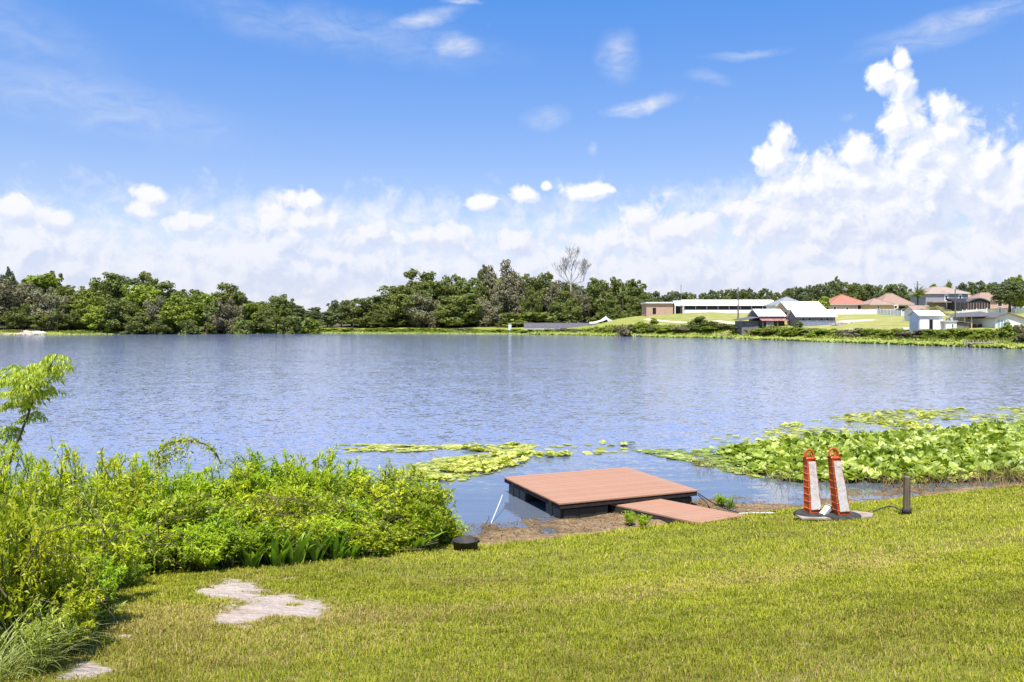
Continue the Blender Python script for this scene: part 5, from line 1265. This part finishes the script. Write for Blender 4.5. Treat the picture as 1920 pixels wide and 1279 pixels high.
bedpoly = [W0(1185,845),W0(1290,868),W0(1400,893),W0(1500,905),W0(1600,906),W0(1700,908),W0(1800,904),W0(1960,900),W0(2150,896),W0(2200,815),W0(1960,795),W0(1880,806),W0(1800,816),W0(1700,822),W0(1640,828),W0(1560,832),W0(1480,840),W0(1400,842),W0(1300,842)]
front = np.array(bedpoly[:9])
def emer(x, y):
    yf = np.interp(x, front[:,0], front[:,1]); dep = y-yf; w = sst(5.0, 9, x)*.75+.04
    e = w*sst(-.4, .6, dep)*(1-.55*sst(7, 16, dep))*(.65+.6*fbm(x*.7, y*.7, 3, 41)) + .12*(x > 6)
    return np.clip(e, 0, 1)
def keep(x, y): return np.clip((.62+sst(5.0, 10, x)*.8)*np.clip(.2+1.5*fbm(x*.6, y*.45, 4, 12), 0, 1.2)*(1-.6*sst(5, 12, y-np.interp(x, front[:,0], front[:,1]))), 0, 1)
bed('lily_bed', bedpoly, 9000, 5, emer, 'dense bed of large green spatterdock leaves standing over the water at right', 'water plants', 'pad', (.16,.29), keep)
sp = lambda x, y: np.clip(sst(.38, .6, fbm(x*.5+5, y*.35, 4, 22))*1.1, .06, 1)
bed('outer_pads', [W0(1300,834),W0(1480,830),W0(1560,820),W0(1700,812),W0(1830,804),W0(1960,790),W0(2100,785),W0(1960,762),W0(1700,768),W0(1560,782),W0(1400,812),W0(1260,822)], 1000, 8, lambda x, y: .14*(fbm(x*.8, y*.8, 2, 3) > .55), 'scattered yellow green pads along the outer edge of the big lily bed', 'water plants', 'pad_float', (.18,.31), sp)
bed('floating_pads', [W0(790,905),W0(860,903),W0(930,885),W0(985,868),W0(1000,852),W0(900,852),W0(820,862),W0(780,872),W0(740,890)], 460, 9, lambda x, y: .13*(fbm(x*.9, y*.9, 2, 6) > .55), 'patch of floating yellow green pads between the bushes and the dock', 'water plants', 'pad_float', (.17,.30), lambda x, y: np.clip(.3+1.2*fbm(x*.8, y*.5, 3, 9), 0, 1))
bed('pad_strip', [W0(620,848),W0(760,850),W0(830,842),W0(1030,858),W0(1180,848),W0(1200,832),W0(1000,834),W0(830,836),W0(640,834)], 330, 10, lambda x, y: .14*(fbm(x*.9, y*.9, 2, 7) > .62), 'thin broken strip of pale pads on open water beyond the bushes', 'water plants', 'pad_float', (.22,.34), lambda x, y: np.clip(sst(.44,.62, fbm(x*.8, y*.9, 4, 14)), .06, 1))
# dead sedge and stubble in front of the lily bed (uncountable)
rng = np.random.default_rng(31); n = 5200; t = rng.random(n); fx = front[1,0]+(27-front[1,0])*t; fy = np.interp(fx, front[:,0], front[:,1])+rng.normal(-.15,.35,n)
k_ = rng.random(n) < np.clip(.25+1.1*sst(.42,.6, fbm(fx*.9, fy*.9, 3, 18))+.6*sst(9, 13, fx), 0, 1); fx, fy = fx[k_], fy[k_]; n = len(fx)
V, T_q = leaves(np.stack([fx, fy, np.full(n,-.02)], 1), np.stack([rng.normal(0,.45,n), rng.normal(0,.35,n), np.full(n,.8)], 1), rng.normal(size=(n,3)), rng.uniform(.12,.42,n)*(1+.5*sst(9,13,fx)), rng.uniform(.008,.02,n), .1, .35)
tag(link('dead_sedge', np_mesh('dead_sedge', V, T_q, rnd=np.repeat(rng.random(n), 5)), None, M['dead_veg']), 'brown dead sedge in the shallows along the front of the lily bed', 'sedge', kind='stuff')
# floating muck litter: bits of debris on the mud mats
rng = np.random.default_rng(33); n = 9000; x = rng.uniform(-1.4, 12, n); y = 13.3+.39*(x+.5)+rng.uniform(-.1, 2.6, n); z = terrain(x, y); k_ = (z > -.03) & (z < .06); x, y, z = x[k_], y[k_], z[k_]; n = len(x)
V, T_q = leaves(np.stack([x, y, np.maximum(z, 0)+.006], 1), np.stack([rng.normal(size=n), rng.normal(size=n), rng.uniform(0,.5,n)], 1), np.stack([rng.normal(0,.3,n), rng.normal(0,.3,n), np.ones(n)], 1), rng.uniform(.03,.16,n), rng.uniform(.006,.02,n), .1, .1)
tag(link('muck_litter', np_mesh('muck_litter', V, T_q, rnd=np.repeat(rng.random(n)*.8, 5)), None, M['dead_veg']), 'brown plant litter and muck floating round the dock', 'litter', kind='stuff')

# ------------------------------------------------------------------ near shrubs
def shrub_protos(kind, seeds, mt, stemm, nst, L, Wd, nl, spread, droopy, tw, tuft):
    for sd_ in seeds:
        rng = np.random.default_rng(sd_); mb = MB(); P = []; Dn = []; U = []; LL = []
        for s in range(nst):
            a = rng.uniform(0, 2*PI); out = rng.uniform(.02, spread); hgt = rng.uniform(.55, 1.0)*(1-.25*(out/spread)); b0 = np.array([math.cos(a)*.12*rng.random(), math.sin(a)*.12*rng.random(), 0])
            pts = [b0+np.array([math.cos(a)*out*q**1.4, math.sin(a)*out*q**1.4, hgt*q])+np.append(rng.normal(0,.012,2), 0) for q in np.linspace(0, 1, 7)]
            mb.tube(pts, [.011,.010,.009,.008,.006,.005,.003], 4, False)
            pa = np.array(pts)
            def along(pa, m, t0, k=1.):
                t = rng.uniform(t0, 1, m)**.8*(len(pa)-1); i = np.minimum(t.astype(int), len(pa)-2); f = (t-i)[:, None]
                pos = pa[i]*(1-f)+pa[i+1]*f; d = unit(pa[i+1]-pa[i]); r = unit(rng.normal(size=(m,3))); r = unit(r-d*np.sum(r*d,1)[:,None])
                dr = unit(r*rng.uniform(.6,1.1,(m,1))+d*rng.uniform(.2,.9,(m,1))+np.array([0,0,.15-droopy])); return pos, dr
            p, dr = along(pa, nl, .35); P.append(p); Dn.append(dr); LL.append(rng.uniform(.6,1.1,nl)*L)
            m = tuft; p = pa[-1]+rng.normal(0,.012,(m,3)); dr = unit(rng.normal(size=(m,3))+np.array([0,0,.7-droopy])); P.append(p); Dn.append(dr); LL.append(rng.uniform(.5,1.,m)*L)
            for w in range(tw):
                q = rng.uniform(.3,.92)*6; i = int(q); st = pa[i]+(pa[min(i+1,6)]-pa[i])*(q-i); a2 = rng.uniform(0,2*PI); ln = rng.uniform(.10,.26)*(1.1-.5*q/6)
                e = st+np.array([math.cos(a2), math.sin(a2), rng.uniform(.3,1.1)-droopy*.6])*ln; mid = (st+e)/2+np.array([0,0,.02]); tp = np.array([st, mid, e]); mb.tube(tp, [.005,.004,.002], 3, False)
                p, dr = along(tp, nl//3, .15); P.append(p); Dn.append(dr); LL.append(rng.uniform(.6,1.05,nl//3)*L)
        P = np.concatenate(P); Dn = np.concatenate(Dn); LL = np.concatenate(LL); n = len(P)
        V, T_q = leaves(P, Dn, np.tile([0,0,1.], (n,1))+rng.normal(0,.35,(n,3)), LL, LL*Wd/L*rng.uniform(.8,1.2,n), .22, .18+droopy*.3)
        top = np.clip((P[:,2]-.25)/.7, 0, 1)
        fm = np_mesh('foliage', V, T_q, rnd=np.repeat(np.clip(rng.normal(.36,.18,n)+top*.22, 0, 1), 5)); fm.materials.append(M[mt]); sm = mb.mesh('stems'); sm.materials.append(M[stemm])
        PROTO.setdefault(kind, []).append((fm, sm))
# unit-height shrubs, leaf lengths relative to a 1.6 m plant
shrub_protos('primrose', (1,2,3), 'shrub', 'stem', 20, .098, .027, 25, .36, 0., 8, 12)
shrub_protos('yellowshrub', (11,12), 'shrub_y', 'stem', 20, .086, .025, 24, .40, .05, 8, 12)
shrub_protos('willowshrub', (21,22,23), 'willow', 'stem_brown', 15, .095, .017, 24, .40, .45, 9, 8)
def vineproto(seed):
    rng = np.random.default_rng(seed); lb = np.array(lobes_oak(rng, 16, .08, .75, .40, (.16,.26))); n = 2600
    k = rng.integers(0, len(lb), n); d = unit(rng.normal(size=(n,3))+np.array([0,0,.3])); P = lb[k,:3]+d*lb[k,3][:,None]*rng.uniform(.5,1.05,(n,1)); P[:,2] = np.maximum(P[:,2], .02)
    V, T_q = leaves(P, unit(rng.normal(size=(n,3))+np.array([0,0,-.2])), d+rng.normal(0,.4,(n,3)), rng.uniform(.05,.10,n), rng.uniform(.025,.05,n), .15, .2)
    fm = np_mesh('foliage', V, T_q, rnd=np.repeat(rng.random(n), 5)); fm.materials.append(M['vine']); mb = MB()
    for i in range(14):
        a = rng.uniform(0,2*PI); p = [np.array([math.cos(a)*.1, math.sin(a)*.1, 0])]
        for q in range(4): p.append(p[-1]+np.array([math.cos(a+q*.5)*.13, math.sin(a+q*.5)*.13, .2-.07*q]))
        mb.tube(p, .008, 4, False)
    sm = mb.mesh('stems'); sm.materials.append(M['stem_brown']); PROTO.setdefault('vine', []).append((fm, sm))
vineproto(5); vineproto(6)
def swordproto(kind, seed, n, L, w, mt, spread, dr):
    rng = np.random.default_rng(seed); a = rng.uniform(0,2*PI,n); r = rng.uniform(0,.18,n)
    P = np.stack([np.cos(a)*r, np.sin(a)*r, np.zeros(n)], 1); V = []; T_q = []; R = []
    for i in range(n):                           # long arching blade of several segments
        l = L*rng.uniform(.6,1.05); d = unit(np.array([math.cos(a[i])*spread*rng.uniform(.2,1), math.sin(a[i])*spread*rng.uniform(.2,1), 1.])); p = P[i].copy(); sd_ = unit(np.cross(d, [0,0,1.])+1e-6); k = 6; o = len(V); rv = np.clip(rng.normal(.5,.25),0,1)
        dr_ = dr*rng.uniform(.25,1.5); tw_ = rng.normal(0,.10)
        for j in range(k+1):
            ww = w*math.sin(PI*min(.97,(j+.9)/(k+1.2)))*(.9 if j < k else .2); V += [p-sd_*ww/2, p+sd_*ww/2]; R += [rv, rv]
            p = p+d*l/k; d = unit(d+np.array([math.cos(a[i])*dr_*.22-math.sin(a[i])*tw_, math.sin(a[i])*dr_*.22+math.cos(a[i])*tw_, -dr_*.30*(j+1)/k]))
        for j in range(k): b2 = o+2*j; T_q += [(b2,b2+1,b2+3,b2+2)]
    me = np_mesh('blades', np.array(V), np.array(T_q), rnd=np.array(R)); me.materials.append(M[mt]); PROTO.setdefault(kind, []).append((me, None))
swordproto('sword', 1, 34, 1.0, .10, 'sword', .35, .35); swordproto('sword', 2, 28, 1.0, .09, 'sword', .4, .3)
swordproto('tall', 3, 70, 1.15, .014, 'tallgrass', .8, 1.3); swordproto('tall', 4, 60, 1.15, .012, 'tallgrass', 1.0, .8); swordproto('tall', 5, 60, 1.1, .012, 'tallgrass', .6, 1.7)
KN = {'primrose':('leafy_shrub','shrub'),'yellowshrub':('yellow_green_shrub','shrub'),'willowshrub':('drooping_shrub','shrub'),'vine':('vine_mound','vine'),'sword':('broadleaf_clump','plant'),'tall':('grass_clump','grass clump')}
def plant(kind, X, Y, ztop, w, label, group=None, z=None):
    _tc[0] += 1; pr = PROTO[kind]; fm, sm = pr[_tc[0] % len(pr)]; z = gz(X, Y) if z is None else z; h = max(.3, ztop-z)
    o = empty(KN[kind][0], (X, Y, max(z, -.25)-.02), (_tc[0]*2.399) % (2*PI), label, KN[kind][1], group)
    q = {'sword': 1., 'tall': .9}.get(kind, .85); o.scale = (w/q, w/q, h/.98)
    link('blades' if sm is None else 'foliage', fm, o)
    if sm is not None: link('stems', sm, o)
    return o
fe_px = np.array([-260,0,130,200,215,300,430,640,760,850,880]); fe_py = np.array([1290,1262,1215,1175,1105,1088,1072,1050,1038,1022,1000])
tp_px = np.array([-260,0,60,120,200,330,450,560,700,780,822,850,872]); tp_py = np.array([780,802,822,826,838,842,840,838,850,858,896,936,985])
def front_d(px): return G(px, float(np.interp(px, fe_px, fe_py)), 2, 25)[1]
rr = random.Random(77); ROWS = ('back row of the thicket','second thicket row','middle of the thicket','low thicket edge by lawn')
GRP = 'waterside shrubs massed left of the dock'
loc = [(-160,'beyond the left edge'),(60,'at the left edge'),(190,'below the leaning sapling'),(330,'near the vine arch'),(470,'in the middle of the thicket'),(620,'right of the thicket middle'),(760,'toward the open water'),(900,'at the right end by the dock')]
KD = {'primrose':'leafy bright green shrub','yellowshrub':'yellow green bushy shrub','willowshrub':'shrub with narrow drooping leaves','vine':'mound of tangled vines'}
cnt = {}
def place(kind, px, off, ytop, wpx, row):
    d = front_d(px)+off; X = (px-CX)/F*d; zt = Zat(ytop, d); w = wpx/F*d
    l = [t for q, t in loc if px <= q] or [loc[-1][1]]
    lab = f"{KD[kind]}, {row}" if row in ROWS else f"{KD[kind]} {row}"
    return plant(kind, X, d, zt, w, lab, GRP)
# back rows that make the skyline of the thicket, then middle, then low front
for row, off, dy, step, wd_, ks, rn in ((0, 2.9, 4, 42, 120, ['primrose','primrose','willowshrub','yellowshrub'], ROWS[0]), (1, 2.0, 30, 44, 125, ['primrose','willowshrub','yellowshrub','primrose'], ROWS[1]),
                                (2, 1.1, 78, 46, 125, ['primrose','yellowshrub','yellowshrub','vine'], ROWS[2]), (3, .45, 125, 44, 105, ['vine','yellowshrub','primrose','primrose'], ROWS[3])):
    for px in range(-220, 850, step):
        if off > 1.5 and px > 800: continue
        q = rr.choice(ks)
        if px < 260 and q == 'primrose' and rr.random() < .7: q = rr.choice(['yellowshrub','willowshrub'])
        ytop = float(np.interp(px, tp_px, tp_py))+rr.uniform(-8, 9)+dy*(1 if px < 780 else .5)
        if px < 230: ytop = float(np.interp(px, tp_px, tp_py))+rr.uniform(-6,8)+dy*1.6
        if row == 0 and 300 < px < 400: ytop += 26
        place(q, px+rr.uniform(-10,10), off*(.75 if px > 700 else 1)+rr.uniform(-.2,.2), ytop, wd_*rr.uniform(.85,1.2)*(.8 if px > 760 else 1), rn)
# individual plants the photograph singles out
place('primrose', 385, .15, 985, 105, 'standing alone in front of the dark hollow'); place('willowshrub', 150, .5, 1085, 150, 'lowest one bending over the sandy lawn'); place('willowshrub', 60, .4, 1050, 150, 'low over the tall grass')
place('yellowshrub', 30, .25, 930, 150, 'sunlit at the left frame edge'); place('yellowshrub', 110, .2, 985, 130, 'sunlit in the lower left mass'); place('primrose', 180, .25, 1030, 100, 'at the sandy corner of the lawn'); place('yellowshrub', 140, -.25, 1095, 110, 'lowest at the lawn corner'); place('willowshrub', 85, -.3, 1100, 110, 'just above the tall grass tufts')
place('vine', 842, .2, 985, 60, 'last one above the black tub'); place('yellowshrub', 690, .1, 990, 80, 'sunlit above the lawn edge'); place('willowshrub', 815, .9, 905, 70, 'overhanging the blue water')
for px, yt, w in ((515,985,60),(552,975,62),(590,978,58),(628,985,52),(780,985,58),(800,978,44),(470,1000,50),(655,1000,50)):
    d = front_d(px)+.12; plant('sword', (px-CX)/F*d, d, Zat(yt, d), w/F*d*1.6, 'clump of broad upright blades along the foot of the thicket', 'broadleaf clumps along the thicket foot')
for px, py, yt, w in ((20,1240,1060,150),(-40,1200,1000,170),(70,1262,1140,120),(110,1225,1130,100),(10,1275,1160,140),(60,1200,1060,110),(-30,1279,1130,160)):
    x, y, z = G(px, py, 2, 20); plant('tall', x, y, Zat(yt, y), w/F*y*.95, 'tall arching grass clump in the lower left corner', 'tall grass clumps in the lower left corner', z=z)
# uncountable undergrowth filling the thicket
rng = np.random.default_rng(55); n = 26000; px = rng.uniform(-240, 850, n); fd_ = np.interp(px, fe_px, [front_d(float(q)) for q in fe_px]); dep = rng.uniform(.15, 3.2, n)*np.where(px > 740, .7, 1); d = fd_+dep
X = (px-CX)/F*d; tz = terrain(X, d); zt = np.clip(CAMH-(np.interp(px, tp_px, tp_py)+45-HY)/F*d-tz, .3, 3)*np.clip(.35+dep*.24, 0, .95); Z = tz+rng.random(n)**.8*zt*.9
V, T_q = leaves(np.stack([X, d, np.maximum(Z, .02)], 1), unit(rng.normal(size=(n,3))), np.tile([0,0,1.],(n,1))+rng.normal(0,.5,(n,3)), rng.uniform(.06,.13,n), rng.uniform(.014,.034,n), .2, .3)
tag(link('undergrowth', np_mesh('undergrowth', V, T_q, rnd=np.repeat(rng.random(n)*.7, 5)), None, M['vine']), 'tangled green undergrowth filling the waterside thicket left of the dock', 'undergrowth', kind='stuff')
# dry twigs and canes inside the thicket
mb = MB(); r2 = random.Random(8)
for i in range(150):
    p_ = r2.uniform(-60, 800); d = front_d(p_)+r2.uniform(-.05, 1.0); X = (p_-CX)/F*d; z = gz(X, d)+r2.uniform(.1,.8); a = r2.uniform(0, 2*PI); l = r2.uniform(.3,.9)
    mb.tube([(X,d,z),(X+math.cos(a)*l*.5,d+math.sin(a)*l*.3,z+r2.uniform(.0,.25)),(X+math.cos(a)*l,d+math.sin(a)*l*.5,z+r2.uniform(-.15,.2))], [.007,.005,.002], 3, False)
tag(mb.build('dry_canes', M['grey'] if False else M['stem_brown']), 'dry brown canes tangled through the front of the thicket', 'canes', kind='stuff')

# vine arch
d = front_d(350)+2.2; ax = lambda px, py: Vector(((px-CX)/F*d, d, Zat(py, d)))
arch = empty('vine_arch', ax(320, 870), 0, 'arching vine loop standing over the thicket against the water', 'vine'); o0 = arch.location
pth = [ax(*q)-o0 for q in ((300,880),(296,850),(315,832),(340,826),(365,826),(388,834),(404,848),(415,870))]
MB().tube(pth, .012, 5).build('stems', M['stem_brown'], arch)
rng = np.random.default_rng(9); pp = np.array([list(p) for p in pth]); n = 760; t = rng.uniform(0, len(pp)-1, n); t[:450] = rng.uniform(.2, 3.4, 450); i = np.minimum(t.astype(int), len(pp)-2); q = pp[i]+(pp[i+1]-pp[i])*(t-i)[:,None]+rng.normal(0,.035,(n,3)); q[:450] += rng.normal(0,.05,(450,3))-np.array([0,0,.03]); q[:450,2] -= rng.random(450)*.22
V, T_q = leaves(q, unit(rng.normal(size=(n,3))), rng.normal(size=(n,3))+np.array([0,0,1.]), rng.uniform(.035,.075,n), rng.uniform(.015,.03,n)); link('foliage', np_mesh('foliage', V, T_q, rnd=np.repeat(rng.random(n),5)), arch, M['vine'])

# leaning sapling at the left
d = 9.6; P0 = lambda px, py, dd=0: Vector(((px-CX)/F*(d+dd), d+dd, Zat(py, d+dd)))
base = P0(-10, 960); sap = empty('sapling', tuple(base), 0, 'slender sapling with drooping leaves rising above the thicket at left', 'sapling')
trunk = [P0(-10,960), P0(12,880), P0(32,830), P0(48,790), P0(62,752), P0(80,715), P0(98,682)]
MB().tube([p-base for p in trunk], [.028,.022,.018,.014,.011,.008,.004], 6).build('trunk', M['stem_brown'], sap)
br = [[P0(55,775),P0(46,750,.1),P0(35,725,.15),P0(28,702,.2)], [P0(62,752),P0(45,735,-.1),P0(30,712,-.2),P0(38,695,-.2)], [P0(72,730),P0(95,712,.1),P0(112,690,.15),P0(118,680,.15)], [P0(84,708),P0(92,690),P0(102,672),P0(108,664)], [P0(48,790),P0(60,782,.1),P0(68,770,.15)], [P0(62,752),P0(58,728,-.2),P0(66,705,-.2)],
      [P0(28,702,.2),P0(18,708,.2),P0(10,722,.2)], [P0(80,715),P0(70,695,.1),P0(72,680,.1)], [P0(12,880),P0(0,840,.1),P0(-8,800,.1)], [P0(5,850,.1),P0(15,815,.2),P0(22,795,.2)],
      [P0(45,735,-.1),P0(28,730,-.05),P0(14,738,.0)], [P0(35,725,.15),P0(22,700,.1),P0(24,684,.1)], [P0(72,730),P0(88,735,.1),P0(104,728,.15)], [P0(58,728,-.2),P0(50,705,-.25),P0(54,688,-.2)], [P0(46,750,.1),P0(30,752,.1),P0(20,764,.1)]]
mb = MB()
for q in br: mb.tube([p-base for p in q], [.008]+[.006]*(len(q)-2)+[.003], 4)
mb.build('branches', M['stem_brown'], sap); rng = np.random.default_rng(12); PP = []; DD_ = []
for q in br+[trunk[3:]]:
    pa = np.array([list(p-base) for p in q]); m = 19 if q is not br[4] else 12
    for k in range(m):                          # pinnate sprays: a drooping rib with paired leaflets
        t = rng.uniform(.15, 1)*(len(pa)-1); i = min(int(t), len(pa)-2); st = pa[i]+(pa[i+1]-pa[i])*(t-i); a = rng.uniform(0, 2*PI); dr = np.array([math.cos(a)*.8, math.sin(a)*.8, .25]); p = st.copy()
        for s in range(6):
            p = p+unit(dr)*.024; dr = dr-np.array([0,0,.15]); sd_ = unit(np.cross(dr,[0,0,1.])+1e-6)
            for g in (-1, 1): PP.append(p+rng.normal(0,.004,3)); DD_.append(unit(sd_*g*.7+unit(dr)*.5+np.array([0,0,-.55])))
PP = np.array(PP); DD_ = np.array(DD_); n = len(PP); L_ = rng.uniform(.05,.10,n)
V, T_q = leaves(PP, DD_, np.tile([0,0,1.],(n,1))+rng.normal(0,.5,(n,3)), L_, L_*.25, .2, .3); link('foliage', np_mesh('foliage', V, T_q, rnd=np.repeat(np.clip(rng.normal(.5,.22,n),0,1),5)), sap, M['willow'])

# weeds at the waterline by the ramp
for px, py, h, lab in ((1180,985,.30,'small leafy weed left of the ramp side'),(1205,992,.22,'low weed under the ramp edge'),(1370,955,.26,'thin grassy weed at the right end of the ramp'),(1352,950,.16,'small green weed between the ropes')):
    x, y, z = G(px, py, 3, 30); o = plant('sword' if 'grassy' in lab else 'primrose', x, y, max(z,0)+h, .3, lab)

# ------------------------------------------------------------------ the lawn, blade by blade (uncountable)
rng = np.random.default_rng(99)
def blades(n, dmin, dmax, hmean, seed, clump=0.):
    rng = np.random.default_rng(seed); d = np.sqrt(rng.uniform(dmin**2, dmax**2, n)) if dmax < 13 else rng.uniform(dmin, dmax, n); X = rng.uniform(-1, 1, n)*(.70*d+np.where(rng.random(n) < .5, 3.5, .3)); Y = d
    s, near, _ = lake_sd(X, Y); sm = sandmask(X, Y)
    fe = np.interp(X/Y*F+CX, fe_px, [front_d(float(q)) for q in fe_px]); inb = (X/Y*F+CX < 870) & (Y > fe+.6)
    k = near & (s > .03+.12*rng.random(n)) & (rng.random(n) > sm*1.9-.05) & ~inb & ((clump == 0) | (fbm(X*2.3, Y*2.3, 3, 91) > clump)); X, Y, sm, s = X[k], Y[k], sm[k], s[k]; n = len(X); Z = terrain(X, Y)
    tuft = np.clip(.5+1.5*(fbm(X*7, Y*7, 3, 77)-.5), 0, 1); bare = sst(.60, .72, fbm(X*.8+3, Y*.8, 3, 88)); kk = rng.random(n) > bare*.35; X, Y, sm, s, Z, tuft = X[kk], Y[kk], sm[kk], s[kk], Z[kk], tuft[kk]; n = len(X)
    edge = 1-sst(.1, .9, s)
    a = rng.uniform(0, 2*PI, n); lean = rng.uniform(.3, 1.3, n); H = hmean*rng.uniform(.55, 1.35, n)*(.5+1.0*tuft)*(1+.8*edge)*(1-.35*np.clip(sm*2,0,1)); Wd = np.maximum(.0042, .00085*Y)*rng.uniform(.7, 1.3, n)
    dx, dy = np.cos(a), np.sin(a); b2 = rng.uniform(0, 2*PI, n); wx, wy = np.cos(b2)*Wd/2, np.sin(b2)*Wd/2
    V = np.empty((n, 5, 3), np.float32)
    V[:,0] = np.stack([X-wx, Y-wy, Z-.01], 1); V[:,1] = np.stack([X+wx, Y+wy, Z-.01], 1)
    mx_, my_, mz_ = X+dx*lean*H*.32, Y+dy*lean*H*.32, Z+H*.62; V[:,2] = np.stack([mx_+wx*.85, my_+wy*.85, mz_], 1); V[:,3] = np.stack([mx_-wx*.85, my_-wy*.85, mz_], 1)
    V[:,4] = np.stack([X+dx*lean*H*.95, Y+dy*lean*H*.95, Z+H*(1-.42*lean)], 1)
    o = np.arange(n)[:,None]*5; T_ = np.concatenate([o+np.array([[0,1,2]]), o+np.array([[0,2,3]]), o+np.array([[3,2,4]])], 1).reshape(-1,3)
    # drifts: mowing bands and straw streaks run along the shore
    ca, sa = math.cos(.36), math.sin(.36); al, ac = X*ca+Y*sa, -X*sa+Y*ca
    band = fbm(al*.16, ac*.95, 3, 61); dry = np.clip(sst(.52, .74, band)*.5*sst(2.0,4.5,s) + .5*np.clip(sm*2.5,0,1) + .10*(1-sst(4,9,Y)) - .5*edge + .05, 0, 1)
    rv = np.clip(rng.beta(2.2,2.2,n)*.8+.8*(fbm(al*.12, ac*.8, 3, 63)-.5)+.3*(fbm(X*1.6, Y*1.6, 2, 64)-.5)+.12*edge, 0, 1)
    return V.reshape(-1,3), T_, np.repeat(rv, 5), np.repeat(dry, 5)
V1 = blades(470000, 2.2, 9.5, .044, 1); V2 = blades(320000, 9.5, 25, .042, 2)
V3 = blades(60000, 3.2, 14, .078, 3, .60)
V = np.concatenate([V1[0], V2[0], V3[0]]); T_q = np.concatenate([V1[1], V2[1]+len(V1[0]), V3[1]+len(V1[0])+len(V2[0])])
me = np_mesh('lawn', V, T_q, attrs={'rnd': np.concatenate([V1[2], V2[2], V3[2]]), 'dry': np.concatenate([V1[3], V2[3], V3[3]])})
tag(link('lawn', me, None, M['lawn']), 'mown green lawn with straw coloured drifts sloping to the lake', 'grass', kind='stuff')

# ------------------------------------------------------------------ labels that tell alike things apart by their order from the left
ORD = ['leftmost','second','third','fourth','fifth','sixth','seventh','eighth','ninth','tenth','eleventh','twelfth','thirteenth','fourteenth','fifteenth','sixteenth','seventeenth','eighteenth','nineteenth','twentieth',
       'twenty first','twenty second','twenty third','twenty fourth','twenty fifth','twenty sixth','twenty seventh','twenty eighth','twenty ninth','thirtieth']+['thirty '+q for q in ('first','second','third','fourth','fifth','sixth','seventh','eighth','ninth')]+['fortieth']+['forty '+q for q in ('first','second','third','fourth','fifth','sixth','seventh','eighth','ninth')]
fam = {}
for o in S.objects:
    if o.parent is None and o.get('group') and o.get('label'): fam.setdefault(o['label'], []).append(o)
for l, os_ in fam.items():
    if len(os_) < 2: continue
    os_.sort(key=lambda o: o.location.x/max(o.location.y, .1))
    for i, o in enumerate(os_): o['label'] = (ORD[i] if i < len(os_)-1 else 'rightmost') + (' ' if i in (0, len(os_)-1) else ' from left, ') + l
